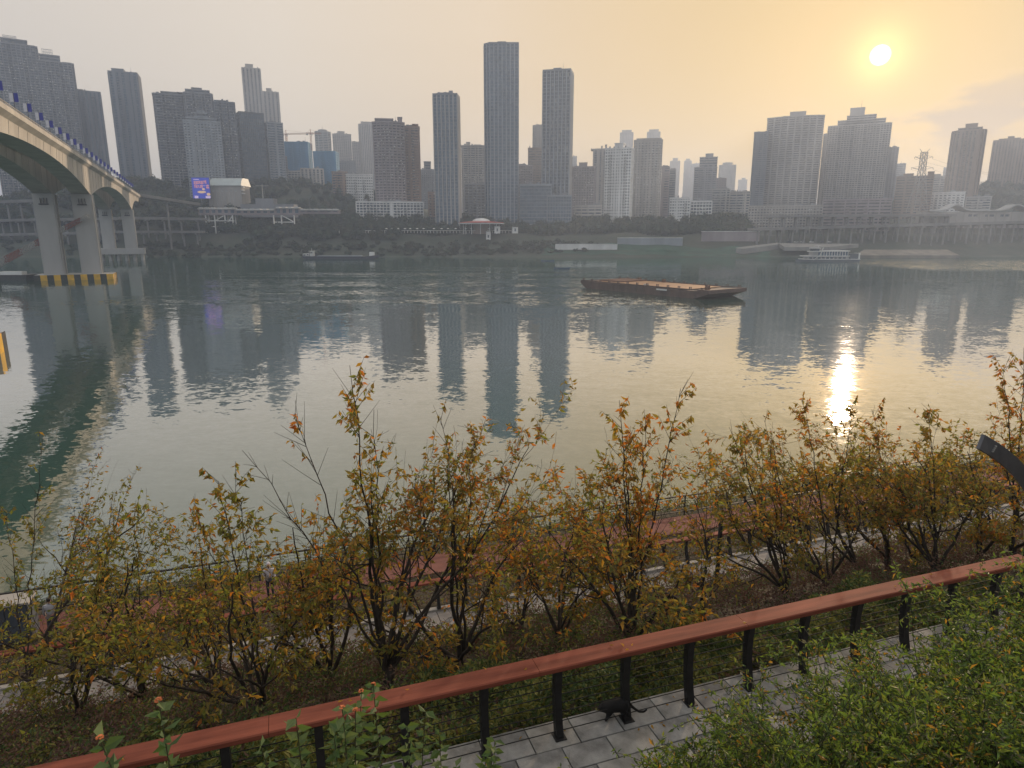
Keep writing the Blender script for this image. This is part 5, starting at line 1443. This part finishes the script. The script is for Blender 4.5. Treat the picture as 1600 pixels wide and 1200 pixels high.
m = MB(); m.box(-0.7, 0.7, -0.35, 0.35, 0.0, 0.1); m.build('plinth', W['grey'], t)
def on_walk(px, py, n_):
    a, b = ray(px, py); D = n_ / (NA.y + NA.x * a); return Vector((a * D, D, H - 15.2))
person('person in a hooded white jacket walking on the red walk', on_walk(421, 905, 27.5), R(200), JACK, True, k=0.93)
person('person in a pale grey jacket on the red walk at far left', on_walk(84, 985, 27.2), R(20), mat('grey_jacket', (0.42, 0.42, 0.46), 0.85, 0.06, 3), False, k=0.95)

# ------------------------------------------------------------------ the black cat on the terrace
FUR = mat('black_fur', (0.006, 0.0055, 0.006), 0.85, 0.3, 20, bump=0.004, bscale=120)
a, b = ray(963, 1121); D = -7.4 / b; cp = Vector((a * D, D, H - 7.4))
cat = thing('cat', 'black cat sniffing along the terrace edge by a railing post', 'cat', cp, RZ + R(168)); cat.scale = (0.96, 1.08, 0.98)
# local +x is the way the cat walks
J = [(-.16, 0, .235), (-.06, 0, .225), (.06, 0, .215), (.15, 0, .215), (.21, 0, .205), (.265, -.01, .175), (.32, -.015, .145),   # spine, neck, head
     (-.23, .0, .20), (-.30, .01, .14), (-.37, .03, .10), (-.44, .05, .11), (-.49, .06, .16)]                              # tail
rr_ = [(.095, .10), (.10, .115), (.095, .11), (.085, .10), (.06, .065), (.058, .056), (.026, .024), .028, .021, .019, .017, .012]
E = [(0, 1), (1, 2), (2, 3), (3, 4), (4, 5), (5, 6), (0, 7), (7, 8), (8, 9), (9, 10), (10, 11)]
for s_, dx in ((-1, .04), (1, -.03)):
    b_ = len(J); J += [(-.155, s_ * .06, .17), (-.11 + dx, s_ * .065, .13), (-.17 + dx, s_ * .065, .07), (-.155 + dx, s_ * .065, .018), (-.125 + dx, s_ * .065, .012)]
    rr_ += [.072, .046, .026, .021, .02]; E += [(0, b_), (b_, b_ + 1), (b_ + 1, b_ + 2), (b_ + 2, b_ + 3), (b_ + 3, b_ + 4)]
    b_ = len(J); J += [(.14, s_ * .05, .14), (.13 - dx, s_ * .052, .085), (.145 - dx * 1.4, s_ * .052, .02), (.17 - dx * 1.4, s_ * .052, .012)]
    rr_ += [.05, .031, .022, .021]; E += [(3, b_), (b_, b_ + 1), (b_ + 1, b_ + 2), (b_ + 2, b_ + 3)]
for s_ in (-1, 1):
    b_ = len(J); J += [(.255, -.01 + s_ * .032, .225), (.25, -.01 + s_ * .042, .25)]; rr_ += [.018, .006]; E += [(5, b_), (b_, b_ + 1)]
skin('body', J, E, rr_, FUR, cat, 2, root=1)
for s_ in (-1, 1):
    m = MB(); m.lathe([(.001, -.008), (.007, -.004), (.008, 0), (.007, .004), (.001, .008)], 8, c=(.302, -.012 + s_ * .026, .178)); m.build('eye', mat('cat_eye', (0.25, 0.20, 0.04), 0.2, 0.05), cat)
# ------------------------------------------------------------------ plants of the near bank
LEAF = [mat('leaf_green', (0.15, 0.165, 0.036), 0.55, 0.3, 3, transl=((0.36, 0.38, 0.055), 0.5)),
        mat('leaf_olive', (0.23, 0.18, 0.04), 0.55, 0.3, 3, transl=((0.42, 0.32, 0.05), 0.5)),
        mat('leaf_ochre', (0.38, 0.22, 0.032), 0.55, 0.3, 3, transl=((0.62, 0.35, 0.04), 0.5)),
        mat('leaf_orange', (0.42, 0.155, 0.022), 0.55, 0.25, 3, transl=((0.8, 0.28, 0.03), 0.5)),
        mat('leaf_brown', (0.075, 0.045, 0.025), 0.7, 0.3, 3, transl=((0.14, 0.07, 0.03), 0.25))]
BARK = mat('tree_bark', (0.04, 0.031, 0.024), 0.95, 0.35, 6, bump=0.006, bscale=40)
def kites(P, Dv, ln, rng, wid=0.42, fold=0.25):
    """folded ovate leaves: base points P, directions Dv, lengths ln; two triangles each side of the midrib"""
    n = len(P); P = np.asarray(P, float); Dv = np.asarray(Dv, float); Dv /= np.linalg.norm(Dv, axis=1)[:, None] + 1e-9
    r = rng.normal(size=(n, 3)); s = np.cross(Dv, r); s /= np.linalg.norm(s, axis=1)[:, None] + 1e-9
    nr = np.cross(s, Dv); ln = np.asarray(ln)[:, None] * np.ones((n, 1))
    a = P; t = P + Dv * ln + nr * ln * -0.12
    mid = P + Dv * ln * 0.42
    l = mid + s * ln * wid * 0.5 + nr * ln * fold * 0.4
    q = mid - s * ln * wid * 0.5 + nr * ln * fold * 0.4
    return np.stack([a, l, t, q], 1)
def add_kites(mb, V, mats):
    n = len(V); b = len(mb.v)
    mb.v.extend(map(tuple, V.reshape(-1, 3).tolist()))
    idx = b + 4 * np.arange(n)
    F3 = np.stack([np.stack([idx, idx + 1, idx + 2], 1), np.stack([idx, idx + 2, idx + 3], 1)], 1).reshape(-1, 3)
    mb.f.extend(map(tuple, F3.tolist()))
    mb.m.extend(np.repeat(np.asarray(mats), 2).tolist())
def rot_about(v, ax, a):
    return Matrix.Rotation(a, 3, ax) @ v
def grow_tree(name, label, base, top, spread, seed, stems=5, leaves=1.0, palette=(0.25, 0.45, 0.2, 0.1), twig=1.0, orange_top=True, leaf_len=0.165, tips=()):
    rg = random.Random(seed); nr = np.random.default_rng(seed)
    base = Vector(base); top = Vector(top)
    Ht = top.z - base.z
    t = thing(name, label, 'tree', base, 0, 'autumn trees on the bank')
    wood_mb = MB(); segs = []; shoots = []
    lean = Vector((top.x - base.x, top.y - base.y, 0)) / max(Ht, .1)
    def branch(p, d, ln, r0, lev, up):
        n = max(3, int(ln / (0.32 if lev < 2 else 0.16)))
        pts, rad = [p.copy()], [r0]
        for i in range(n):
            j = Vector((rg.gauss(0, 1), rg.gauss(0, 1), rg.gauss(0, 1))) * (0.13 if lev < 2 else 0.17)
            d = (d + j + Vector((0, 0, up)) + lean * 0.03).normalized()
            p = p + d * (ln / n)
            pts.append(p.copy()); rad.append(max(0.0035, r0 * (1 - 0.80 * (i + 1) / n)))
        wood_mb.tube(pts, rad, (7, 5, 4, 3)[min(lev, 3)], 0, cap=False)
        if lev >= 2: segs.append((pts, lev))
        if lev == 3: return
        if lev == 1 and rg.random() < 0.55:                       # long upright shoot above the crown
            q = pts[-1].copy(); d2 = (Vector((rg.gauss(0, .22), rg.gauss(0, .22), 1)) + lean * .4).normalized(); sp = [q]
            l2 = Ht * rg.uniform(.07, .20)
            for i in range(6):
                d2 = (d2 + Vector((rg.gauss(0, .09), rg.gauss(0, .09), .05))).normalized(); sp.append(sp[-1] + d2 * (l2 / 6))
            wood_mb.tube(sp, [max(.003, rad[-1] * (1 - .1 * i)) for i in range(7)], 3, 0, cap=False); shoots.append(sp)
        cnt = (rg.randint(5, 7), rg.randint(4, 6), rg.randint(3, 5))[lev]
        if lev == 2: cnt = max(2, int(cnt * twig))
        for k in range(cnt):
            u = rg.uniform(0.28 if lev == 0 else 0.2, 1.0)
            i = min(len(pts) - 2, int(u * (len(pts) - 1)))
            dd = (pts[i + 1] - pts[i]).normalized()
            ax = dd.orthogonal().normalized(); ax = rot_about(ax, dd, rg.uniform(0, 6.28))
            nd = rot_about(dd, ax, rg.uniform(0.45, 1.05))
            l2 = ln * rg.uniform(0.38, 0.62) * (1.12 - 0.5 * u) if lev < 2 else rg.uniform(0.16, 0.42)
            branch(pts[i].lerp(pts[i + 1], rg.random()), nd, l2, max(0.004, rad[i] * rg.uniform(0.42, 0.6)), lev + 1, 0.05 if lev < 2 else 0.0)
    trunk_h = Ht * rg.uniform(0.05, 0.09)
    R0 = 0.022 + 0.0085 * Ht
    p1 = Vector((rg.uniform(-.05, .05), rg.uniform(-.05, .05), trunk_h))
    wood_mb.tube([Vector((0, 0, -0.3)), Vector((0, 0, 0.0)), p1 * 0.6, p1], [R0 * 2.0, R0 * 1.7, R0 * 1.5, R0 * 1.4], 9)
    for k in range(stems):
        a = 2 * math.pi * (k + rg.uniform(-.3, .3)) / stems
        tilt = rg.uniform(0.24, 0.82) * spread if k else 0.06
        d = Vector((math.cos(a) * math.sin(tilt), math.sin(a) * math.sin(tilt), math.cos(tilt))) + lean * 0.9
        ln = (Ht - trunk_h) * (0.86 if k == 0 else rg.uniform(0.52, 0.76))
        branch(p1 * 0.8, d.normalized(), ln, R0 * rg.uniform(0.62, 0.9), 0, 0.035)
    # leaves hang along the twigs
    P, Dv, hz_ = [], [], []
    for pts, lev in segs:
        if rg.random() < 0.30: continue                       # bare twig
        cnt = max(1, int((4.6 if lev == 3 else 3.5) * leaves * rg.uniform(0.5, 1.3)))
        for _ in range(cnt):
            u = rg.uniform(0.12, 1.0) * (len(pts) - 1); i = min(int(u), len(pts) - 2)
            q = pts[i].lerp(pts[i + 1], u - i)
            dd = (pts[i + 1] - pts[i]).normalized()
            d = dd * 0.5 + Vector((rg.gauss(0, .55), rg.gauss(0, .55), rg.gauss(-0.45, .4)))
            P.append(q); Dv.append(d); hz_.append(q.z / Ht)
    for sp in shoots:
        if rg.random() < .35: continue
        for _ in range(rg.randint(4, 12)):
            i = rg.randint(0, 5); q = sp[i].lerp(sp[i + 1], rg.random()); P.append(q); Dv.append(Vector((rg.gauss(0, .6), rg.gauss(0, .6), rg.gauss(-.35, .4)))); hz_.append(q.z / Ht)
    P = np.array([tuple(v) for v in P]); Dv = np.array([tuple(v) for v in Dv]); hz_ = np.array(hz_)
    wv = np.array(wood_mb.v); it = int(np.argmax(wv[:, 2])); zm = wv[it, 2]      # fit the grown crown to the tree's real height and lean
    shx = np.array([top.x - base.x - wv[it, 0], top.y - base.y - wv[it, 1]])
    def fit(a):
        a = np.array(a, float); f = np.clip(a[:, 2] / zm, 0, 1)[:, None]
        a[:, :2] += shx * f; a[:, 2] *= Ht / zm
        return a
    wood_mb.v = list(map(tuple, fit(wv).tolist())); P = fit(P); hz_ = P[:, 2] / Ht
    xP, xD = [], []
    for tip, leafy, r_ in tips:                               # leading shoots that stand out of the crown
        tp_ = Vector(tip) - base; hv = Vector((tp_.x, tp_.y, 0))
        c1 = p1 + Vector((0, 0, 0.35 * tp_.z)) + hv * 0.25
        n = 16; pts = []
        for i in range(n + 1):
            u = i / n; pts.append(p1 * (1 - u) ** 2 + c1 * 2 * u * (1 - u) + tp_ * u * u + Vector((rg.gauss(0, .03), rg.gauss(0, .03), rg.gauss(0, .02))) * (i > 0))
        wood_mb.tube(pts, [max(.005, r_ * (1 - .9 * i / n)) for i in range(n + 1)], 5, 0, cap=False)
        for k in range(34):
            i = rg.randint(6, n - 1); q = pts[i].lerp(pts[i + 1], rg.random()); dd = (pts[i + 1] - pts[i]).normalized()
            nd = (rot_about(dd, rot_about(dd.orthogonal().normalized(), dd, rg.uniform(0, 6.28)), rg.uniform(.4, 1.05)) + Vector((0, 0, .2))).normalized()
            l2 = Ht * rg.uniform(.05, .19) * (1.4 - .85 * i / n); sp = [q, q + nd * l2 * .5 + Vector((0, 0, .02)), q + nd * l2 + Vector((0, 0, .06 * l2))]
            wood_mb.tube(sp, [.007, .005, .003], 3, 0, cap=False)
            if rg.random() > leafy: continue
            for _ in range(rg.randint(5, 13)):
                e = sp[0].lerp(sp[2], rg.uniform(.15, 1)); xP.append(tuple(e)); xD.append((nd.x * .4 + rg.gauss(0, .5), nd.y * .4 + rg.gauss(0, .5), rg.gauss(-.5, .4)))
    if xP:
        P = np.concatenate([P, np.array(xP)]); Dv = np.concatenate([Dv, np.array(xD)]); hz_ = np.concatenate([hz_, np.array(xP)[:, 2] / Ht])
    V = kites(P, Dv, nr.uniform(0.6, 1.15, len(P)) * leaf_len, nr)
    g, o_, oc, og = palette; g *= 1.1
    x = nr.random(len(P)) + 0.06 - (0.24 * np.clip(hz_ - 0.55, -0.5, 0.5) if orange_top else 0) + 0.16 * np.sin(P[:, 0] * 2.1 + seed) * np.cos(P[:, 1] * 1.7)
    x = np.clip(x, 0, 0.999)
    c = np.cumsum([og, oc, o_, g]); c = c / c[-1]
    mi = np.select([x < c[0], x < c[1], x < c[2]], [3, 2, 1], 0)
    lm = MB(); add_kites(lm, V, mi)
    wood_mb.build('trunk', BARK, t, smooth=True)
    lm.build('crown', LEAF, t, kind='stuff')
    return t
def slope_hit(px, py):
    """where the line of sight through a photo point meets the planted slope"""
    a, b = ray(px, py); D = 6.0
    for _ in range(400):
        p = Vector((a * D, D, 0)); s, n = p.dot(UA), p.dot(NA)
        if b * D <= near_h(s, n): break
        D += 0.06
    return Vector((a * D, D, H + near_h(s, n))), D
TREES = [  # trunk foot px, crown top px, spread, stems, leaf amount, palette(green, olive, ochre, orange), label
    (46, 1085, 60, 765, 1.25, 4, 1.0, (.42, .40, .14, .04), 'olive tree at the left edge, foot above the handrail end'),
    (118, 1140, 150, 805, 0.7, 3, 1.1, (.38, .40, .18, .04), 'olive and ochre tree second from the left edge'),
    (234, 1100, 215, 800, 1.25, 6, 0.9, (.40, .40, .16, .04), 'low olive tree right of the two leftmost trees, forked near the ground'),
    (415, 1120, 380, 775, 1.0, 6, 0.95, (.28, .38, .24, .10), 'many-stemmed tree with a yellow tip left of the tallest tree'),
    (604, 1082, 590, 640, 0.95, 6, 1.0, (.16, .38, .28, .18), 'tallest autumn tree, left of centre, with bare branches reaching left'),
    (722, 1052, 722, 690, 1.3, 7, 1.05, (.20, .40, .26, .14), 'bushy autumn tree just right of the tallest tree'),
    (812, 1006, 806, 790, 1.1, 5, 0.6, (.10, .40, .34, .16), 'small stubby tree with a thick low trunk near the middle'),
    (990, 1012, 985, 665, 1.35, 8, 0.95, (.14, .40, .28, .18), 'wide vase-shaped autumn tree right of the middle'),
    (1105, 985, 1098, 690, 0.7, 3, 0.7, (.16, .42, .28, .14), 'thin tree between the wide vase-shaped tree and the right lamp post'),
    (1232, 945, 1190, 675, 1.0, 5, 0.85, (.16, .44, .28, .12), 'autumn tree right of the right lamp post'),
    (1292, 925, 1290, 650, 0.95, 6, 0.9, (.16, .44, .28, .12), 'autumn tree standing against the sun glitter'),
    (1388, 890, 1362, 640, 1.2, 5, 0.85, (.16, .46, .28, .10), 'autumn tree with a fat trunk right of the sun glitter'),
    (1462, 905, 1448, 640, 0.85, 7, 0.9, (.18, .46, .26, .10), 'rounded brown-green tree left of the blade light'),
    (1520, 885, 1500, 655, 0.9, 4, 0.85, (.16, .46, .28, .10), 'slim tree just left of the blade light'),
    (335, 1092, 306, 812, 0.9, 5, 1.0, (.34, .40, .20, .06), 'low tree between the forked olive tree and the many-stemmed one'),
    (1345, 902, 1330, 652, 0.9, 5, 0.9, (.16, .46, .28, .10), 'tree just right of the sun glitter with crossing stems'),
    (515, 1082, 492, 770, 1.0, 6, 0.9, (.22, .40, .26, .12), 'mid-sized tree in front of the left lamp post'),
    (872, 1010, 868, 720, 1.05, 6, 0.85, (.18, .42, .26, .14), 'leafy tree left of the wide vase-shaped tree'),
    (1425, 892, 1408, 662, 0.95, 5, 0.9, (.16, .46, .28, .10), 'tree between the fat-trunked tree and the rounded brown-green one'),
    (1580, 870, 1592, 590, 0.95, 5, 1.25, (.14, .44, .28, .14), 'tall dense autumn tree at the right edge behind the blade light'),
]
TIPS = {604: ((547, 572, .8, .05), (585, 640, .9, .04), (455, 648, .15, .04), (378, 705, .08, .035)), 722: ((690, 655, .9, .04), (742, 690, .9, .04)), 990: ((968, 625, .8, .045), (1062, 606, .6, .04), (1010, 660, .9, .04)),
        415: ((338, 752, .9, .04), (368, 738, .5, .03), (300, 790, .7, .03)), 46: ((66, 700, .5, .03), (10, 800, .9, .03)), 1292: ((1252, 622, .9, .035), (1332, 632, .9, .035)), 1232: ((1140, 668, .9, .035), (1195, 655, .8, .03)),
        1388: ((1365, 640, .9, .03),), 1462: ((1450, 640, .9, .035),), 1580: ((1568, 570, .9, .04), (1600, 545, .9, .04)), 118: ((182, 812, .9, .03),), 234: ((212, 792, .8, .03),)}
for i, (bx, by, tx, ty, sp_, st, lf, pal, lab) in enumerate(TREES):
    p, D = slope_hit(bx, by)
    tp = at(tx, ty, D)
    tips = [(at(x, y, D), l, r) for x, y, l, r in TIPS.get(bx, ())]
    grow_tree('autumn_tree', lab, p, tp, sp_, 100 + i * 7, st, lf, pal, tips=tips)

# low planting on the slope: leaves too many to count
def ground_cover(name, label, N, area, mats, seed, size, height, thr=None):
    nr = np.random.default_rng(seed); lm = MB()
    s0, s1, n0, n1 = area
    S = nr.uniform(s0, s1, N); Nn = n0 + (n1 - n0) * nr.random(N)
    cl = np.sin(S * 1.9 + seed) * np.sin(Nn * 2.3 + S * .6) + 0.5 * np.sin(S * 4.1 - Nn * 3.1 + seed)
    keep = cl > (thr if thr is not None else -9); S, Nn, cl = S[keep], Nn[keep], cl[keep]
    hgt = height * (0.45 + 0.45 * np.clip(cl, -1, 1.5)) * np.sqrt(nr.random(len(S)))
    P = np.array([tuple(Q(a, b, near_h(a, b))) for a, b in zip(S, Nn)]); P[:, 2] += np.clip(hgt, 0.01, 9)
    Dv = nr.normal(size=P.shape); Dv[:, 2] = np.abs(Dv[:, 2]) * 0.7 - 0.1
    V = kites(P, Dv, nr.uniform(0.6, 1.3, len(P)) * size, nr, 0.45)
    w = np.array([m[1] for m in mats]); w = np.cumsum(w / w.sum())
    x = np.clip(nr.random(len(P)) * 0.7 + 0.15 + 0.15 * np.sin(P[:, 0] * 1.1 + seed) * np.cos(P[:, 1] * 1.3), 0, .999)
    mi = np.searchsorted(w, x)
    add_kites(lm, V, mi)
    return tag(lm.build(name, [m[0] for m in mats]), label, 'planting', kind='stuff')
GC = [mat('cover_green', (0.065, 0.105, 0.028), 0.7, 0.3, 3, transl=((0.09, 0.14, 0.03), .3)), mat('cover_yellow', (0.18, 0.18, 0.04), 0.7, 0.3, 3, transl=((0.24, 0.24, 0.04), .3)),
      mat('cover_brown', (0.13, 0.08, 0.052), 0.8, 0.3, 3, transl=((0.15, 0.08, 0.05), .25)), mat('cover_plum', (0.11, 0.058, 0.05), 0.8, 0.3, 3, transl=((0.13, 0.055, 0.045), .25))]
ground_cover('slope_planting', 'dark green low planting just below the near railing', 60000, (-10, 15, 8.25, 11.5), [(GC[0], .50), (GC[1], .34), (GC[2], .16)], 3, 0.12, 0.85)
ground_cover('heather_planting', 'brown and plum coloured low shrubs on the middle of the slope', 110000, (-14, 26, 11.0, 18.6), [(GC[3], .30), (GC[2], .44), (GC[0], .16), (GC[1], .10)], 5, 0.09, 0.95)
ground_cover('green_undergrowth', 'leafy green undergrowth between the trees at left and centre', 42000, (-14, 9, 10.5, 17.5), [(GC[0], .6), (GC[1], .3), (GC[2], .1)], 17, 0.10, 0.85, -0.1)
ground_cover('hedge_planting', 'yellow-green clipped planting along the lower path', 30000, (-16, 38, 17.4, 19.9), [(GC[1], .35), (GC[2], .25), (GC[0], .25), (GC[3], .15)], 8, 0.09, 1.0, -0.5)
ground_cover('dry_grass', 'dry grass strip behind the lower railing', 26000, (-22, 46, 23.1, 27.3), [(GC[1], .3), (GC[2], .5), (GC[0], .2)], 9, 0.13, 0.34)
ground_cover('river_edge_shrubs', 'green shrubs beyond the river fence', 14000, (-30, 60, 29.6, 31.4), [(GC[0], .7), (GC[1], .3)], 12, 0.13, 0.8)
ground_cover('terrace_weeds', 'leafy weeds at the foot of the near slope', 5000, (-6, 4, 4.4, 5.5), [(GC[0], .7), (GC[1], .3)], 14, 0.06, 0.5)

# fallen leaves on the terrace
nr = np.random.default_rng(21); lm = MB(); k = 130
S = nr.uniform(0, 8, k); Nn = nr.uniform(5.6, 8.1, k)
P = np.array([tuple(Q(a, b, -7.385)) for a, b in zip(S, Nn)])
P[:16] = [tuple(Q(nr.uniform(-5, 12), nr.uniform(7.82, 8.08), -6.135)) for _ in range(16)]; Dv = nr.normal(size=P.shape); Dv[:, 2] *= 0.1
add_kites(lm, kites(P, Dv, nr.uniform(.05, .09, k), nr), [2] * k); tag(lm.build('fallen_leaves', LEAF), 'fallen leaves scattered on the terrace slabs and the handrail', 'leaves', kind='stuff')

# arching shrubs on the near slope
SH = [mat('shrub_green', (0.145, 0.24, 0.04), 0.5, 0.3, 4, transl=((0.26, 0.38, 0.05), .45)), mat('shrub_dark', (0.065, 0.12, 0.028), 0.5, 0.3, 4, transl=((0.08, 0.12, 0.02), .3)),
      mat('shrub_lime', (0.27, 0.33, 0.055), 0.5, 0.25, 4, transl=((0.34, 0.38, 0.05), .4)), mat('shrub_pale', (0.20, 0.19, 0.12), 0.6, 0.25, 4, transl=((0.26, 0.24, 0.12), .3)), LEAF[2]]
CANE = mat('shrub_cane', (0.045, 0.05, 0.022), 0.8, 0.2, 6)
def shrub(label, s, n, zrel, rad, hgt, seed, canes=46, dens=1.0, long=0.30):
    rg = random.Random(seed); nr = np.random.default_rng(seed)
    base = Q(s, n, zrel); t = thing('arching_shrub', label, 'shrub', base, 0, 'shrubs on the near slope')
    wm = MB(); P, Dv = [], []
    for c in range(canes):
        a = rg.uniform(0, 6.28); out = rad * math.sqrt(rg.uniform(.03, 1)) * 1.05
        hh = hgt * rg.uniform(0.5, 1.16) * (1 - 0.25 * (out / rad) ** 2)
        if rg.random() < long: out *= 1.35; hh *= 1.12
        p0 = Vector((rg.uniform(-.25, .25), rg.uniform(-.25, .25), 0)); p2 = Vector((math.cos(a) * out, math.sin(a) * out, hh * rg.uniform(.72, .95))); p1 = (p0 + p2) / 2 + Vector((0, 0, hh * 0.62))
        pts = []
        for i in range(11):
            u = i / 10; pts.append(p0 * (1 - u) ** 2 + p1 * 2 * u * (1 - u) + p2 * u * u + Vector((rg.gauss(0, .012), rg.gauss(0, .012), 0)))
        wm.tube(pts, [0.008 * (1 - .75 * i / 10) for i in range(11)], 3, 0, cap=False)
        for i in range(2, 10):
            for _ in range(rg.randint(1, 3)):
                q = pts[i].lerp(pts[i + 1], rg.random()); d = Vector((rg.gauss(0, 1), rg.gauss(0, 1), rg.gauss(.15, .7))).normalized()
                l = rg.uniform(.12, .42); e = q + d * l + Vector((0, 0, -.12 * l))
                wm.tube([q, q.lerp(e, .5) + Vector((0, 0, .04 * l)), e], [.0035, .0028, .0016], 3, 0, cap=False)
                for _ in range(int(rg.randint(9, 16) * dens)):
                    u = rg.uniform(.1, 1.0); f = q.lerp(e, u)
                    P.append(f); Dv.append(d * .5 + Vector((rg.gauss(0, .7), rg.gauss(0, .7), rg.gauss(.1, .6))))
    P = np.array([tuple(v) for v in P]); Dv = np.array([tuple(v) for v in Dv])
    V = kites(P, Dv, nr.uniform(.035, .095, len(P)) * nr.uniform(.7, 1.1, len(P)), nr, .34, .2)
    x = np.clip(nr.random(len(P)) + .2 * np.sin(P[:, 0] * 5 + seed) * np.cos(P[:, 1] * 4), 0, .999)
    mi = np.select([x < .40, x < .72, x < .88, x < .97], [0, 1, 2, 3], 4)
    lm = MB(); add_kites(lm, V, mi); wm.build('cane', CANE, t, kind='stuff'); lm.build('foliage', SH, t, kind='stuff')
SHRUBS = [(2.75, 4.95, .6, 1.35, 'small arching shrub at the bottom edge, first of the thicket over the paving'), (3.55, 4.9, .70, 1.85, 'leftmost green arching shrub at the bottom beside the paving'), (4.7, 5.05, .90, 2.25, 'arching shrub spilling over the paving right of the leftmost one'),
          (5.9, 5.1, .95, 2.50, 'green shrub in the middle of the lower right thicket'), (7.2, 5.15, 1.0, 2.60, 'green shrub under the handrail in the lower right thicket'),
          (8.5, 5.2, 1.0, 2.70, 'green shrub below the right part of the handrail'), (9.8, 5.25, 1.05, 2.80, 'bushy green shrub below the handrail, left of the last two'),
          (11.1, 5.3, 1.05, 2.85, 'bushy green shrub near the right edge below the handrail'), (12.4, 5.4, 1.0, 2.85, 'green shrub at the right edge under the blade light'),
          (4.2, 3.9, .85, 1.80, 'low shrub in the bottom row at the left of the thicket'), (5.5, 3.95, .95, 1.95, 'shrub second in the bottom row of the thicket'),
          (6.9, 4.05, .95, 2.05, 'shrub third in the bottom row of the thicket'), (8.3, 4.1, 1.0, 2.15, 'shrub at the lower right edge of the thicket'), (9.7, 4.2, 1.0, 2.25, 'shrub against the right edge halfway up the thicket'),
          (5.0, 2.9, .85, 1.45, 'shrub cut off by the bottom edge below the thicket'), (6.3, 3.0, .9, 1.55, 'shrub in the very bottom right corner'), (7.6, 3.1, .9, 1.55, 'shrub cut off by the right edge at the bottom')]
for i, (s, n, r, h, lab) in enumerate(SHRUBS):
    shrub(lab, s, n, near_h(s, n) - .05, r, h, 40 + i)

# flowering weeds that rise in front of the railing
LANT = [mat('lantana_leaf', (0.07, 0.13, 0.035), .6, .25, 8, transl=((.16, .25, .05), .35)), mat('lantana_leaf_pale', (.12, .17, .06), .6, .25, 8, transl=((.22, .3, .08), .35)), mat('lantana_flower', (.55, .16, .05), .6, .2, 8)]
def lantana(label, px, py, D, seed, stems, foot, flowers=True):
    rg = random.Random(seed); nr = np.random.default_rng(seed); topp = at(px, py, D)
    s, n = Vector((topp.x, topp.y, 0)).dot(UA), Vector((topp.x, topp.y, 0)).dot(NA)
    zb = near_h(s, n) - .02; base = Q(s, n, zb); hgt = topp.z - base.z
    t = thing('lantana', label, 'plant', base, 0, 'flowering weeds in front of the railing')
    for k in range(stems):
        a = rg.uniform(0, 6.28); o_ = 0 if k == 0 else rg.uniform(.05, .30); e = Vector((math.cos(a) * o_, math.sin(a) * o_, hgt * (1 if k == 0 else rg.uniform(.86, .99))))
        pts = [Vector((0, 0, 0)).lerp(e, u) + Vector((math.sin(u * 4 + k) * .02, math.cos(u * 3 + k) * .02 * 1, 0)) - Vector((e.x, e.y, 0)) * (u * (1 - u)) for u in np.linspace(0, 1, 9)]
        m = MB(); m.tube(pts, [.007 * (1 - .6 * i / 8) for i in range(9)], 5); st = m.build('stem', CANE, t)
        P, Dv, ln = [], [], []
        for i in range(18):
            u = .70 + .299 * i / 17; q = pts[min(7, int(u * 8))].lerp(pts[min(8, int(u * 8) + 1)], u * 8 - int(u * 8))
            for sgn in (-1, 1):
                b_ = i * 1.57 + a + (0 if sgn > 0 else math.pi)
                P.append(q); Dv.append((math.cos(b_), math.sin(b_), rg.uniform(-.15, .45))); ln.append(rg.uniform(.055, .105) * (1.15 - .6 * max(0, u - .7)))
        lm = MB(); add_kites(lm, kites(P, Dv, np.array(ln), nr, .62, .2), (nr.random(len(P)) < .35).astype(int)); lm.build('foliage', LANT, st, kind='stuff')
        if flowers and (k == 0 or rg.random() < .5):
            m = MB()
            for _ in range(14):
                v = Vector((rg.gauss(0, 1), rg.gauss(0, 1), abs(rg.gauss(0, 1)))).normalized() * .015 + pts[-1]
                m.lathe([(.001, 0), (.006, .003), (.006, .006)], 5, c=v)
            m.build('flower', LANT[2], st)
lantana('tall lantana with orange flowers standing before the handrail at lower left', 256, 1092, 2.9, 1, 2, 0)
lantana('leafy weed in front of the handrail right of the tall lantana', 468, 1118, 3.4, 2, 3, 0, False)
lantana('bushy weed with round leaves at the bottom below the handrail', 540, 1104, 3.4, 3, 4, 0, True)
lantana('taller leafy weed crossing the handrail left of the bottom centre', 588, 1068, 3.8, 4, 2, 0, True)
lantana('short bright weed at the bottom edge near the paving', 690, 1145, 4.2, 5, 4, 0, False)
lantana('pale leafy weed right of the bushy round-leaved weed', 640, 1132, 4.0, 8, 3, 0, False)
lantana('spindly weed at the bottom edge over the paving', 770, 1165, 4.6, 10, 3, 0, False)
# ------------------------------------------------------------------ haze
mb = MB(); mb.box(-7400, 7400, -460, 7400, -9, 262)
hm = bpy.data.materials.new('haze_air'); hm.use_nodes = True
hn = hm.node_tree.nodes; hn.clear()
ho = hn.new('ShaderNodeOutputMaterial'); hv = hn.new('ShaderNodeVolumePrincipled')
hv.inputs['Color'].default_value = (0.58, 0.71, 0.96, 1)
hv.inputs['Density'].default_value = 0.00033
hv.inputs['Anisotropy'].default_value = 0.45
hm.node_tree.links.new(hv.outputs[0], ho.inputs['Volume'])
haze = tag(mb.build('haze', hm), kind='stuff')
